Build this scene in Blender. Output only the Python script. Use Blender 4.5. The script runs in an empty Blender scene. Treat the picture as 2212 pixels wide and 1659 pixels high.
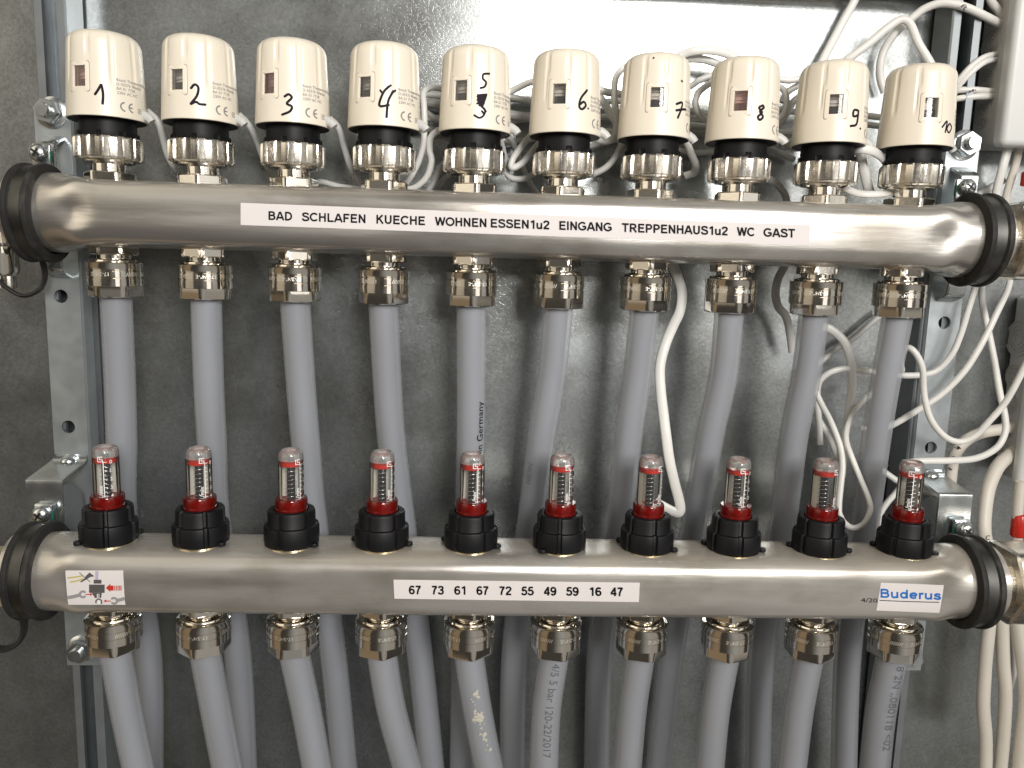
import bpy, bmesh, math, random
from mathutils import Vector, Matrix, Euler, noise

random.seed(7)
SC = bpy.context.scene
COL = SC.collection
S = 0.001                      # everything below is written in millimetres
R = math.radians

# ------------------------------------------------------------------ camera
CAM = Vector((-20.036, -453.295, -20.942))
ROT = Euler((1.42123994, -0.0277623, -0.03908674), 'XYZ')
FPX = 1696.84                  # focal length for a 2212 px wide picture
cd = bpy.data.cameras.new('camera')
cam = bpy.data.objects.new('camera', cd)
COL.objects.link(cam)
cam.location = CAM * S
cam.rotation_euler = ROT
cd.sensor_width = 36.0
cd.lens = FPX / 2212 * 36.0
cd.clip_start = 0.01
cd.clip_end = 50.0
SC.camera = cam

# ------------------------------------------------------------------ view
SC.view_settings.view_transform = 'Standard'
SC.view_settings.look = 'None'
SC.view_settings.exposure = -0.22
SC.view_settings.gamma = 1.0
SC.view_settings.use_curve_mapping = False

# ------------------------------------------------------------------ world: the dim room in front of the cabinet
W = bpy.data.worlds.new('World')
SC.world = W
W.use_nodes = True
nt = W.node_tree
nt.nodes.clear()
wo = nt.nodes.new('ShaderNodeOutputWorld')
bg = nt.nodes.new('ShaderNodeBackground')
tc = nt.nodes.new('ShaderNodeTexCoord')
sp = nt.nodes.new('ShaderNodeSeparateXYZ')
neg = nt.nodes.new('ShaderNodeMath'); neg.operation = 'MULTIPLY'; neg.inputs[1].default_value = -1
at2 = nt.nodes.new('ShaderNodeMath'); at2.operation = 'ARCTAN2'
mr = nt.nodes.new('ShaderNodeMapRange')
mr.inputs[1].default_value = -math.pi; mr.inputs[2].default_value = math.pi
cr = nt.nodes.new('ShaderNodeValToRGB')
mz = nt.nodes.new('ShaderNodeMapRange')
mz.inputs[1].default_value = -1; mz.inputs[2].default_value = 1
cz = nt.nodes.new('ShaderNodeValToRGB')
mx = nt.nodes.new('ShaderNodeMix'); mx.data_type = 'RGBA'; mx.blend_type = 'MULTIPLY'; mx.inputs[0].default_value = 1
def ramp(node, stops, interp='LINEAR'):
    e = node.color_ramp
    e.interpolation = interp
    while len(e.elements) > 1:
        e.elements.remove(e.elements[0])
    e.elements[0].position = stops[0][0]; e.elements[0].color = (*stops[0][1], 1)
    for p, c in stops[1:]:
        x = e.elements.new(p); x.color = (*c, 1)
A = lambda d: (d + 180) / 360
ramp(cr, [(A(-180), (.04, .04, .04)), (A(-100), (.05, .05, .045)), (A(-75), (.07, .06, .05)), (A(-70), (.86, .76, .60)),
          (A(-36), (.82, .72, .57)), (A(-31), (.13, .115, .095)), (A(-22), (.15, .14, .12)), (A(-12), (.13, .115, .10)), (A(-3), (.065, .055, .047)), (A(5), (.085, .072, .062)),
          (A(10), (.20, .185, .165)), (A(16), (.26, .245, .225)), (A(34), (.24, .23, .21)), (A(37), (.16, .14, .12)), (A(46), (.15, .13, .11)), (A(48), (.74, .71, .66)), (A(66), (.64, .62, .58)), (A(70), (.05, .045, .04)), (A(90), (.05, .05, .05)), (A(180), (.04, .04, .04))])
ramp(cz, [(0, (.16, .15, .135)), (.40, (.45, .44, .43)), (.48, (.60, .60, .60)), (.52, (1, 1, 1)), (.57, (1.9, 1.92, 1.95)), (.66, (2.4, 2.45, 2.5)), (1, (1.0, 1.02, 1.05))])
L = nt.links.new
L(tc.outputs['Generated'], sp.inputs[0])
L(sp.outputs[1], neg.inputs[0])
L(sp.outputs[0], at2.inputs[0]); L(neg.outputs[0], at2.inputs[1])
L(at2.outputs[0], mr.inputs[0]); L(mr.outputs[0], cr.inputs[0])
L(sp.outputs[2], mz.inputs[0]); L(mz.outputs[0], cz.inputs[0])
L(cr.outputs[0], mx.inputs[6]); L(cz.outputs[0], mx.inputs[7])
cf = nt.nodes.new('ShaderNodeValToRGB')        # the floor: light where the window falls on it
ramp(cf, [(A(-180), (.03, .03, .03)), (A(-100), (.04, .035, .03)), (A(-70), (.26, .19, .12)), (A(-48), (.26, .19, .12)), (A(-42), (.05, .045, .038)), (A(-16), (.065, .06, .05)),
          (A(-4), (.15, .145, .13)), (A(8), (.28, .27, .25)), (A(26), (.38, .37, .35)), (A(40), (.34, .32, .29)), (A(66), (.34, .31, .27)), (A(74), (.05, .045, .04)), (A(180), (.03, .03, .03))])
L(mr.outputs[0], cf.inputs[0])
mf = nt.nodes.new('ShaderNodeMapRange'); mf.interpolation_type = 'SMOOTHSTEP'
mf.inputs[1].default_value = -.02; mf.inputs[2].default_value = -.16
L(sp.outputs[2], mf.inputs[0])
mfx = nt.nodes.new('ShaderNodeMix'); mfx.data_type = 'RGBA'
L(mf.outputs[0], mfx.inputs[0]); L(mx.outputs[2], mfx.inputs[6]); L(cf.outputs[0], mfx.inputs[7])
L(mfx.outputs[2], bg.inputs[0])
bg.inputs[1].default_value = 1.0
L(bg.outputs[0], wo.inputs[0])

# ------------------------------------------------------------------ the two windows of the room, as area lamps
def window_light(name, az, el, dist, w, h, power, color, aim=(.06, 0, 0), spread=180):
    l = bpy.data.lights.new(name, 'AREA')
    l.shape = 'RECTANGLE'; l.size = w; l.size_y = h
    l.energy = power; l.color = color
    o = bpy.data.objects.new(name, l)
    COL.objects.link(o)
    c = Vector((0.06, 0, 0.0))
    d = Vector((math.sin(R(az)) * math.cos(R(el)), -math.cos(R(az)) * math.cos(R(el)), math.sin(R(el))))
    o.location = c + d * dist
    l.spread = R(spread)
    o.rotation_euler = (o.location - Vector(aim)).to_track_quat('Z', 'Y').to_euler()
    return o
window_light('window_light', 12.5, 17.5, 1.7, 0.50, 0.62, 4.4, (1.0, .97, .93), (-.03, 0, .13), 62)
window_light('doorway_light', 25.5, -.5, 1.7, 0.56, 0.46, 1.0, (1.0, .96, .90))
window_light('side_window_light', 39, 17, 2.0, 0.28, 0.62, 6.0, (1.0, .96, .90))

# ================================================================== helpers
M3 = ROT.to_matrix()
def at(px, py, Y):
    """the point (mm) of the depth plane y = Y that lies at picture position px, py (2212 x 1659)"""
    d = M3 @ Vector(((px - 1106) / FPX, -(py - 829.5) / FPX, -1))
    return CAM + d * ((Y - CAM.y) / d.y)

def tag(o, label=None, cat=None, group=None, kind=None):
    if label: o['label'] = label
    if cat: o['category'] = cat
    if group: o['group'] = group
    if kind: o['kind'] = kind
    return o

def empty(name, loc, rz=0, label=None, cat=None, group=None):
    o = bpy.data.objects.new(name, None)
    COL.objects.link(o)
    o.empty_display_size = .01
    o.location = Vector(loc) * S
    o.rotation_euler = (0, 0, rz)
    return tag(o, label, cat, group)

def copy_tree(o, parent=None):
    c = o.copy()
    COL.objects.link(c)
    if parent is not None:
        c.parent = parent
    for ch in list(o.children):
        copy_tree(ch, c)
    return c

class MB:
    """collects faces (in mm) and links them as ONE mesh object"""
    def __init__(s):
        s.v = []; s.f = []
    def add(s, vs, fs):
        n = len(s.v)
        s.v += [tuple(v) for v in vs]
        s.f += [tuple(i + n for i in f) for f in fs]
    def grid(s, rows, close_u=False, close_v=False):
        nu = len(rows); nv = len(rows[0])
        vs = [p for r in rows for p in r]
        fs = []
        for i in range(nu if close_u else nu - 1):
            for j in range(nv if close_v else nv - 1):
                a = i; b = (i + 1) % nu; c = j; d = (j + 1) % nv
                fs.append((a * nv + c, a * nv + d, b * nv + d, b * nv + c))
        s.add(vs, fs)
    def lathe(s, prof, seg=48, rf=None, caps=(True, True), skip=None, origin=(0, 0, 0), axis='z', a0=0.0):
        ox, oy, oz = origin
        rows = []
        for k, (r, z) in enumerate(prof):
            row = []
            for j in range(seg):
                t = a0 + 2 * math.pi * j / seg
                rr = rf(t, r, z, k) if rf else r
                x, y = rr * math.sin(t), -rr * math.cos(t)
                row.append((ox + x, oy + y, oz + z) if axis == 'z' else (ox + x, oy - z, oz + y) if axis == 'y' else (ox + z, oy + x, oz + y))
            rows.append(row)
        n = len(s.v)
        s.v += [p for r in rows for p in r]
        for k in range(len(prof) - 1):
            for j in range(seg):
                if skip and skip(k, j):
                    continue
                j2 = (j + 1) % seg
                s.f.append((n + k * seg + j, n + k * seg + j2, n + (k + 1) * seg + j2, n + (k + 1) * seg + j))
        if caps[0]: s.f.append(tuple(n + j for j in reversed(range(seg))))
        if caps[1]: s.f.append(tuple(n + (len(prof) - 1) * seg + j for j in range(seg)))
    def box(s, c, d, bev=0.0, rot=None, seg=2):
        bm = bmesh.new()
        bmesh.ops.create_cube(bm, size=1)
        for v in bm.verts:
            v.co = Vector((v.co.x * d[0], v.co.y * d[1], v.co.z * d[2]))
        if bev:
            bmesh.ops.bevel(bm, geom=bm.edges[:], offset=bev, segments=seg, profile=.5, affect='EDGES')
        bm.verts.index_update()
        m = rot.to_matrix() if rot else Matrix.Identity(3)
        s.add([m @ v.co + Vector(c) for v in bm.verts], [[v.index for v in f.verts] for f in bm.faces])
        bm.free()
    def tube(s, pts, rx, ry=None, seg=14, twist=0.0, caps=True, rfun=None):
        ry = ry or rx
        pts = [Vector(p) for p in pts]
        n = len(pts)
        tan = [(pts[min(i + 1, n - 1)] - pts[max(i - 1, 0)]).normalized() for i in range(n)]
        ref = Vector((0, -1, 0))
        if abs(tan[0].dot(ref)) > .9: ref = Vector((1, 0, 0))
        nrm = (ref - tan[0] * ref.dot(tan[0])).normalized()
        rows = []
        for i in range(n):
            if i:
                nrm = (nrm - tan[i] * nrm.dot(tan[i])).normalized()
            bn = tan[i].cross(nrm)
            tw = twist(i / max(1, n - 1)) if callable(twist) else twist
            k = rfun(i / max(1, n - 1)) if rfun else 1
            row = []
            for j in range(seg):
                a = 2 * math.pi * j / seg
                c, d = math.cos(a) * ry * k, math.sin(a) * rx * k
                e, g = c * math.cos(tw) - d * math.sin(tw), c * math.sin(tw) + d * math.cos(tw)
                row.append(pts[i] + nrm * e + bn * g)
            rows.append(row)
        s.grid(rows, close_v=True)
        if caps:
            m = len(s.v) - n * seg
            s.f.append(tuple(m + j for j in range(seg)))
            s.f.append(tuple(m + (n - 1) * seg + j for j in reversed(range(seg))))
    def build(s, name, mat, parent=None, smooth=35, recalc=True, loc=None):
        me = bpy.data.meshes.new(name)
        me.from_pydata([(x * S, y * S, z * S) for x, y, z in s.v], [], s.f)
        if recalc:
            bm = bmesh.new(); bm.from_mesh(me)
            bmesh.ops.recalc_face_normals(bm, faces=bm.faces[:])
            bm.to_mesh(me); bm.free()
        me.update()
        if smooth is not None:
            me.shade_smooth()
            me.set_sharp_from_angle(angle=R(smooth))
        me.materials.append(mat)
        o = bpy.data.objects.new(name, me)
        COL.objects.link(o)
        if parent: o.parent = parent
        if loc: o.location = Vector(loc) * S
        return o

def spline(pts, n=8):
    """Catmull-Rom through the points"""
    P = [Vector(p) for p in pts]
    if len(P) < 3:
        return [P[0].lerp(P[-1], i / n) for i in range(n + 1)]
    P = [P[0] * 2 - P[1]] + P + [P[-1] * 2 - P[-2]]
    out = []
    for i in range(1, len(P) - 2):
        a, b, c, d = P[i - 1], P[i], P[i + 1], P[i + 2]
        for k in range(n):
            t = k / n
            out.append(.5 * ((2 * b) + (c - a) * t + (2 * a - 5 * b + 4 * c - d) * t * t + (3 * b - 3 * c + d - a) * t ** 3))
    out.append(P[-2])
    return out

# ---- flat artwork (letters, strokes) that is laid onto a surface
_tc = {}
def text_geo(body, bold=0.0, shear=0.0):
    key = (body, bold, shear)
    if key not in _tc:
        c = bpy.data.curves.new('t', 'FONT')
        c.body = body; c.size = 1; c.offset = bold; c.resolution_u = 3; c.shear = shear
        c.space_character = 1.0 + bold * 2
        o = bpy.data.objects.new('t', c)
        COL.objects.link(o)
        bpy.context.view_layer.update()
        me = bpy.data.meshes.new_from_object(o.evaluated_get(bpy.context.evaluated_depsgraph_get()))
        vs = [(v.co.x, v.co.y) for v in me.vertices]
        fs = [tuple(p.vertices) for p in me.polygons]
        bpy.data.objects.remove(o); bpy.data.curves.remove(c); bpy.data.meshes.remove(me)
        _tc[key] = (vs, fs)
    return _tc[key]

class Flat:
    def __init__(s):
        s.v = []; s.f = []; s.l = []; s.layer = 0
    def add(s, vs, fs):
        n = len(s.v); s.v += list(vs); s.l += [s.layer] * len(vs); s.f += [tuple(i + n for i in f) for f in fs]
    def text(s, body, x, y, h, bold=0.0, width=None, rot=0.0, align='L', shear=0.0):
        vs, fs = text_geo(body, bold, shear)
        if not vs: return
        x0 = min(v[0] for v in vs); x1 = max(v[0] for v in vs)
        k = h / .70
        kx = width / (x1 - x0) if width else k
        off = 0 if align == 'L' else -(x1 - x0) * kx / 2
        c, d = math.cos(rot), math.sin(rot)
        out = []
        for a, b in vs:
            p, q = (a - x0) * kx + off, b * k
            out.append((x + p * c - q * d, y + p * d + q * c))
        s.add(out, fs)
    def stroke(s, pts, w, n=6, smooth=True, taper=1.0, tips=True):
        P = [Vector((p[0], p[1], 0)) for p in pts]
        if smooth and len(P) > 2: P = spline(P, n)
        m = len(P)
        l = []; r = []
        for i in range(m):
            t = (P[min(i + 1, m - 1)] - P[max(i - 1, 0)])
            t.normalize()
            nn = Vector((-t.y, t.x, 0)) * w / 2 * (taper if i == m - 1 else 1)
            l.append(P[i] + nn); r.append(P[i] - nn)
        t0 = (P[0] - P[1]).normalized() * w * .35; t1 = (P[-1] - P[-2]).normalized() * w * .35
        vs = [(p.x, p.y) for p in l + r] + [((P[0] + t0).x, (P[0] + t0).y), ((P[-1] + t1).x, (P[-1] + t1).y)]
        fs = [(i, i + 1, m + i + 1, m + i) for i in range(m - 1)] + ([(0, m, 2 * m), (m - 1, 2 * m + 1, 2 * m - 1)] if tips else [])
        s.add(vs, fs)
    def poly(s, pts):
        s.add(pts, [tuple(range(len(pts)))])
    def rect(s, x0, y0, x1, y1):
        s.poly([(x0, y0), (x1, y0), (x1, y1), (x0, y1)])
    def disc(s, x, y, r, n=12):
        s.poly([(x + r * math.cos(2 * math.pi * i / n), y + r * math.sin(2 * math.pi * i / n)) for i in range(n)])
    def arc(s, x, y, r, a0, a1, w, n=14):
        s.stroke([(x + r * math.cos(R(a0 + (a1 - a0) * i / n)), y + r * math.sin(R(a0 + (a1 - a0) * i / n))) for i in range(n + 1)], w, smooth=False)
    def build(s, name, mat, parent, fn, cuts=0):
        bm = bmesh.new()
        vv = [bm.verts.new((a, b, c)) for (a, b), c in zip(s.v, s.l)]
        for f in s.f:
            try: bm.faces.new([vv[i] for i in f])
            except ValueError: pass
        bmesh.ops.triangulate(bm, faces=bm.faces[:])
        if cuts:
            bmesh.ops.subdivide_edges(bm, edges=bm.edges[:], cuts=cuts, use_grid_fill=True)
        for v in bm.verts:
            v.co = (Vector(fn(v.co.x, v.co.y)) - Vector((0, .004 * min(v.co.z, 40), 0))) * S
        me = bpy.data.meshes.new(name)
        bm.to_mesh(me); bm.free()
        me.materials.append(mat)
        o = bpy.data.objects.new(name, me)
        COL.objects.link(o); o.parent = parent
        return o

def plate(outline, holes, thick):
    """a plate in the x-z plane (front at y = 0, back at y = thick) with holes: list of (x, z, r)"""
    bm = bmesh.new()
    def loop(pts):
        vs = [bm.verts.new((x, 0, z)) for x, z in pts]
        return [bm.edges.new((vs[i], vs[(i + 1) % len(vs)])) for i in range(len(vs))]
    es = loop(outline)
    for hx, hz, hr in holes:
        es += loop([(hx + hr * math.cos(2 * math.pi * i / 24), hz + hr * math.sin(2 * math.pi * i / 24)) for i in range(24)])
    bmesh.ops.triangle_fill(bm, use_beauty=True, use_dissolve=False, edges=es)
    r = bmesh.ops.extrude_face_region(bm, geom=bm.faces[:])
    for g in r['geom']:
        if isinstance(g, bmesh.types.BMVert): g.co.y += thick
    bm.verts.index_update()
    out = ([v.co.copy() for v in bm.verts], [[v.index for v in f.verts] for f in bm.faces])
    bm.free()
    return out

# ================================================================== materials
def mat(name, col, rough=.4, metal=0.0, var=0.0, vscale=60, bump=0.0, bscale=200, stretch=(1, 1, 1), rvar=0.0, coat=0.0, sss=0.0, dark=None, darkscale=25, darkpos=(.55, .75), spec=.5, detail=4):
    m = bpy.data.materials.new(name)
    m.use_nodes = True
    t = m.node_tree
    b = t.nodes['Principled BSDF']
    b.inputs['Base Color'].default_value = (*col, 1)
    b.inputs['Roughness'].default_value = rough
    b.inputs['Metallic'].default_value = metal
    b.inputs['Specular IOR Level'].default_value = spec
    b.inputs['Coat Weight'].default_value = coat
    b.inputs['Coat Roughness'].default_value = .15
    if sss:
        b.inputs['Subsurface Weight'].default_value = sss
        b.inputs['Subsurface Radius'].default_value = (1, 1, 1.1)
        b.inputs['Subsurface Scale'].default_value = .004
    tcn = t.nodes.new('ShaderNodeTexCoord')
    mp = t.nodes.new('ShaderNodeMapping'); mp.inputs['Scale'].default_value = stretch
    t.links.new(tcn.outputs['Object'], mp.inputs[0])
    def nz(scale, det=detail):
        n = t.nodes.new('ShaderNodeTexNoise'); n.inputs['Scale'].default_value = scale; n.inputs['Detail'].default_value = det
        t.links.new(mp.outputs[0], n.inputs['Vector'])
        return n
    csrc = None
    if var:
        n = nz(vscale)
        r = t.nodes.new('ShaderNodeValToRGB')
        lo = tuple(max(0, c * (1 - var)) for c in col); hi = tuple(min(1, c * (1 + var)) for c in col)
        ramp(r, [(.3, lo), (.7, hi)])
        t.links.new(n.outputs['Fac'], r.inputs[0])
        csrc = r.outputs[0]
    if dark:
        n = nz(darkscale, 6)
        r = t.nodes.new('ShaderNodeValToRGB'); ramp(r, [(darkpos[0], (0, 0, 0)), (darkpos[1], (1, 1, 1))])
        t.links.new(n.outputs['Fac'], r.inputs[0])
        x = t.nodes.new('ShaderNodeMix'); x.data_type = 'RGBA'
        t.links.new(r.outputs[0], x.inputs[0])
        if csrc: t.links.new(csrc, x.inputs[6])
        else: x.inputs[6].default_value = (*col, 1)
        x.inputs[7].default_value = (*dark, 1)
        csrc = x.outputs[2]
    if csrc: t.links.new(csrc, b.inputs['Base Color'])
    if rvar:
        n = nz(vscale * 1.3)
        r = t.nodes.new('ShaderNodeMapRange')
        r.inputs[1].default_value = .3; r.inputs[2].default_value = .7
        r.inputs[3].default_value = max(.02, rough - rvar); r.inputs[4].default_value = rough + rvar
        t.links.new(n.outputs['Fac'], r.inputs[0]); t.links.new(r.outputs[0], b.inputs['Roughness'])
    if bump:
        n = nz(bscale, 3)
        bp = t.nodes.new('ShaderNodeBump'); bp.inputs['Strength'].default_value = bump; bp.inputs['Distance'].default_value = .0005
        t.links.new(n.outputs['Fac'], bp.inputs['Height']); t.links.new(bp.outputs[0], b.inputs['Normal'])
    return m

def galvanised(name):
    m = bpy.data.materials.new(name); m.use_nodes = True
    t = m.node_tree; b = t.nodes['Principled BSDF']; lk = t.links.new
    tcn = t.nodes.new('ShaderNodeTexCoord')
    def N(k, **a):
        n = t.nodes.new(k)
        for q, v in a.items(): n.inputs[q].default_value = v
        return n
    v = N('ShaderNodeTexVoronoi', Scale=760.0); v.voronoi_dimensions = '3D'
    n1 = N('ShaderNodeTexNoise', Scale=430.0, Detail=5.0)
    n2 = N('ShaderNodeTexNoise', Scale=10.0, Detail=5.0, Roughness=.65)
    n3 = N('ShaderNodeTexNoise', Scale=6.0, Detail=2.0)
    for n in (v, n1, n2, n3): lk(tcn.outputs['Object'], n.inputs['Vector'])
    r1 = t.nodes.new('ShaderNodeValToRGB'); ramp(r1, [(.2, (.33, .348, .352)), (.8, (.455, .480, .485))])
    sep = t.nodes.new('ShaderNodeSeparateColor'); lk(v.outputs['Color'], sep.inputs[0])
    mixf = t.nodes.new('ShaderNodeMath'); mixf.operation = 'MULTIPLY_ADD'; mixf.inputs[1].default_value = .45
    half = t.nodes.new('ShaderNodeMath'); half.operation = 'MULTIPLY'; half.inputs[1].default_value = .55
    lk(n1.outputs['Fac'], half.inputs[0]); lk(sep.outputs[0], mixf.inputs[0]); lk(half.outputs[0], mixf.inputs[2])
    lk(mixf.outputs[0], r1.inputs[0])
    r2 = t.nodes.new('ShaderNodeValToRGB'); ramp(r2, [(.34, (.70, .69, .66)), (.58, (1, 1, 1)), (.75, (1.0, 1.02, 1.05))])
    lk(n2.outputs['Fac'], r2.inputs[0])
    x = t.nodes.new('ShaderNodeMix'); x.data_type = 'RGBA'; x.blend_type = 'MULTIPLY'; x.inputs[0].default_value = 1
    lk(r1.outputs[0], x.inputs[6]); lk(r2.outputs[0], x.inputs[7]); lk(x.outputs[2], b.inputs['Base Color'])
    b.inputs['Metallic'].default_value = .88
    rr = t.nodes.new('ShaderNodeMapRange'); rr.inputs[1].default_value = .3; rr.inputs[2].default_value = .7; rr.inputs[3].default_value = .20; rr.inputs[4].default_value = .31
    lk(n2.outputs['Fac'], rr.inputs[0]); lk(rr.outputs[0], b.inputs['Roughness'])
    bp = t.nodes.new('ShaderNodeBump'); bp.inputs['Strength'].default_value = .13; bp.inputs['Distance'].default_value = .0003
    lk(mixf.outputs[0], bp.inputs['Height'])
    bp2 = t.nodes.new('ShaderNodeBump'); bp2.inputs['Strength'].default_value = .5; bp2.inputs['Distance'].default_value = .004
    lk(n3.outputs['Fac'], bp2.inputs['Height']); lk(bp.outputs[0], bp2.inputs['Normal']); lk(bp2.outputs[0], b.inputs['Normal'])
    return m

def clear_plastic(name, tint=(.93, .93, .92), gloss=.05, haze=.04, hcol=(.8, .8, .78), ior=1.5):
    m = bpy.data.materials.new(name); m.use_nodes = True
    t = m.node_tree; t.nodes.clear(); lk = t.links.new
    out = t.nodes.new('ShaderNodeOutputMaterial')
    tr = t.nodes.new('ShaderNodeBsdfTransparent'); tr.inputs[0].default_value = (*tint, 1)
    gl = t.nodes.new('ShaderNodeBsdfGlossy'); gl.inputs['Roughness'].default_value = gloss
    df = t.nodes.new('ShaderNodeBsdfDiffuse'); df.inputs[0].default_value = (*hcol, 1)
    fr = t.nodes.new('ShaderNodeFresnel'); fr.inputs[0].default_value = ior
    a = t.nodes.new('ShaderNodeMixShader'); b = t.nodes.new('ShaderNodeMixShader')
    a.inputs[0].default_value = haze
    lk(tr.outputs[0], a.inputs[1]); lk(df.outputs[0], a.inputs[2])
    lk(fr.outputs[0], b.inputs[0]); lk(a.outputs[0], b.inputs[1]); lk(gl.outputs[0], b.inputs[2])
    lk(b.outputs[0], out.inputs[0])
    return m

GALV = galvanised('galvanised_sheet')
def steel(name, dust, seed, metal):
    m = mat(name, (.58, .55, .51), .27, metal, bump=.22, bscale=330, stretch=(.10, 1, 1), rvar=.09, vscale=60)
    t = m.node_tree; b = t.nodes['Principled BSDF']; lk = t.links.new
    tcn = t.nodes.new('ShaderNodeTexCoord')
    def nz(scale, st, det=5):
        mp = t.nodes.new('ShaderNodeMapping'); mp.inputs['Scale'].default_value = st; mp.inputs['Location'].default_value = (seed, seed, 0)
        n = t.nodes.new('ShaderNodeTexNoise'); n.inputs['Scale'].default_value = scale; n.inputs['Detail'].default_value = det
        lk(tcn.outputs['Object'], mp.inputs[0]); lk(mp.outputs[0], n.inputs['Vector'])
        return n.outputs['Fac']
    r1 = t.nodes.new('ShaderNodeValToRGB'); ramp(r1, [(.30, (.41, .385, .35)), (.44, (.56, .535, .50)), (.6, (.60, .575, .54)), (.72, (.70, .68, .64))])
    lk(nz(55, (.12, 1, 1), 7), r1.inputs[0])
    r3 = t.nodes.new('ShaderNodeValToRGB'); ramp(r3, [(.34, (.70, .68, .64)), (.52, (1, 1, 1))]); lk(nz(34, (.55, 1, 1), 9), r3.inputs[0])
    xm = t.nodes.new('ShaderNodeMix'); xm.data_type = 'RGBA'; xm.blend_type = 'MULTIPLY'; xm.inputs[0].default_value = 1
    lk(r1.outputs[0], xm.inputs[6]); lk(r3.outputs[0], xm.inputs[7])
    # dust lying on the upward side, broken up by wipe marks
    geo = t.nodes.new('ShaderNodeNewGeometry'); sx = t.nodes.new('ShaderNodeSeparateXYZ'); lk(geo.outputs['Normal'], sx.inputs[0])
    up = t.nodes.new('ShaderNodeMapRange'); up.inputs[1].default_value = .25; up.inputs[2].default_value = .95; lk(sx.outputs[2], up.inputs[0])
    r2 = t.nodes.new('ShaderNodeValToRGB'); ramp(r2, [(.36, (.15, .15, .15)), (.60, (1, 1, 1))]); lk(nz(30, (.5, 1, 1), 6), r2.inputs[0])
    f = t.nodes.new('ShaderNodeMath'); f.operation = 'MULTIPLY'; lk(up.outputs[0], f.inputs[0]); lk(r2.outputs[0], f.inputs[1])
    f2 = t.nodes.new('ShaderNodeMath'); f2.operation = 'MULTIPLY'; f2.inputs[1].default_value = dust; lk(f.outputs[0], f2.inputs[0])
    x = t.nodes.new('ShaderNodeMix'); x.data_type = 'RGBA'; lk(f2.outputs[0], x.inputs[0]); lk(xm.outputs[2], x.inputs[6]); x.inputs[7].default_value = (.40, .36, .30, 1)
    lk(x.outputs[2], b.inputs['Base Color'])
    mm = t.nodes.new('ShaderNodeMapRange'); mm.inputs[3].default_value = metal; mm.inputs[4].default_value = .15; lk(f2.outputs[0], mm.inputs[0]); lk(mm.outputs[0], b.inputs['Metallic'])
    return m
STEEL = steel('stainless_steel', .55, 0.3, .88)
STEELD = steel('dusty_stainless_steel', .85, 1.7, .72)
NICKEL = mat('polished_nickel', (.82, .78, .71), .10, 1, rvar=.03, vscale=150, bump=.03, bscale=500)
NICKELR = mat('cast_nickel', (.82, .78, .71), .24, 1, rvar=.05, vscale=300, bump=.09, bscale=3200)
NICKELB = mat('brushed_nickel', (.74, .69, .60), .20, 1, rvar=.05, vscale=300, bump=.35, bscale=900, stretch=(.15, .15, 1.6))
BRASS = mat('pale_brass', (.66, .56, .36), .22, 1)
ZINC = mat('zinc_plate', (.47, .51, .53), .36, .75, var=.10, vscale=60, rvar=.07, bump=.05, bscale=300)
ZINCB = mat('bright_zinc', (.60, .63, .64), .22, .95, var=.10, vscale=90, rvar=.06)
RAILZ = mat('rail_zinc', (.24, .26, .275), .38, .55, var=.12, vscale=50)
ZINCD = mat('shaded_zinc', (.20, .22, .23), .40, .8, var=.15, vscale=60)  # zinc darkened in colour, paints the shade inside the rail channel
CREAM = mat('cream_plastic', (.755, .695, .585), .33, var=.02, vscale=30, bump=.03, bscale=1800)
CREAMI = mat('cream_plastic_frame', (.78, .715, .60), .25)
BLACK = mat('black_plastic', (.006, .006, .007), .48, spec=.22, bump=.04, bscale=900, var=.3, vscale=90)
RUBBER = mat('dusty_rubber', (.022, .021, .020), .62, spec=.3, var=.35, vscale=90, bump=.15, bscale=500, dark=(.10, .095, .085), darkscale=70, darkpos=(.55, .8))
PIPE = mat('milky_plastic_pipe', (.50, .52, .56), .24, var=.08, vscale=25, coat=.25, bump=.03, bscale=120, stretch=(1, 1, .2))
PIPE.node_tree.nodes['Principled BSDF'].inputs['Alpha'].default_value = .44
PIPEIN = mat('pipe_inner_wall', (.135, .148, .178), .5, var=.45, vscale=26, stretch=(1, 1, .35))
CABLE = mat('white_cable', (.72, .71, .68), .38, var=.04, vscale=60)
CABLEG = mat('grey_white_cable', (.55, .55, .53), .40, var=.05, vscale=60)
CABLET = mat('thick_white_cable', (.66, .62, .55), .42, var=.05, vscale=40)
PAPER = mat('white_label', (.68, .645, .64), .6, spec=.2, var=.015, vscale=40)
INK = mat('black_ink', (.008, .007, .008), .6, spec=.12)
PEN = mat('black_pen', (.012, .007, .014), .6, spec=.15)
GREYINK = mat('grey_print', (.22, .21, .21), .5)
PIPEINK = mat('faded_print', (.10, .105, .12), .6)
BLUEINK = mat('blue_print', (.020, .145, .47), .6, spec=.15)
WHITEINK = mat('white_print', (.85, .85, .83), .5)
RED = mat('red_plastic', (.50, .022, .012), .25, coat=.2)
REDCLEAR = clear_plastic('clear_red_plastic', (.62, .05, .04), .06, .30, (.26, .014, .010))
GLASS = clear_plastic('clear_plastic', (.99, .99, .985), .04, .02, (.85, .85, .83), 1.33)
GLASST = clear_plastic('painted_haze_plastic', (.97, .97, .96), .05, .20, (.85, .85, .83))  # white haze painted in for the bright refraction of the clear top
GLASSI = clear_plastic('inner_clear_plastic', (.995, .995, .99), .08, .012, (.85, .85, .83), 1.12)
PANE = clear_plastic('window_pane', (.90, .88, .88), .03, .05)
PANEP = clear_plastic('pinkish_window_pane', (.93, .76, .74), .03, .12, (.80, .50, .46))
GREEN = mat('green_thread_lock', (.008, .13, .085), .45)
BOXG = mat('grey_box_plastic', (.44, .435, .42), .45, var=.03, vscale=40)
BOXW = mat('light_grey_lid', (.62, .63, .62), .40, var=.02, vscale=30)
PLASTER = mat('plaster_specks', (.48, .46, .39), .8)
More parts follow.
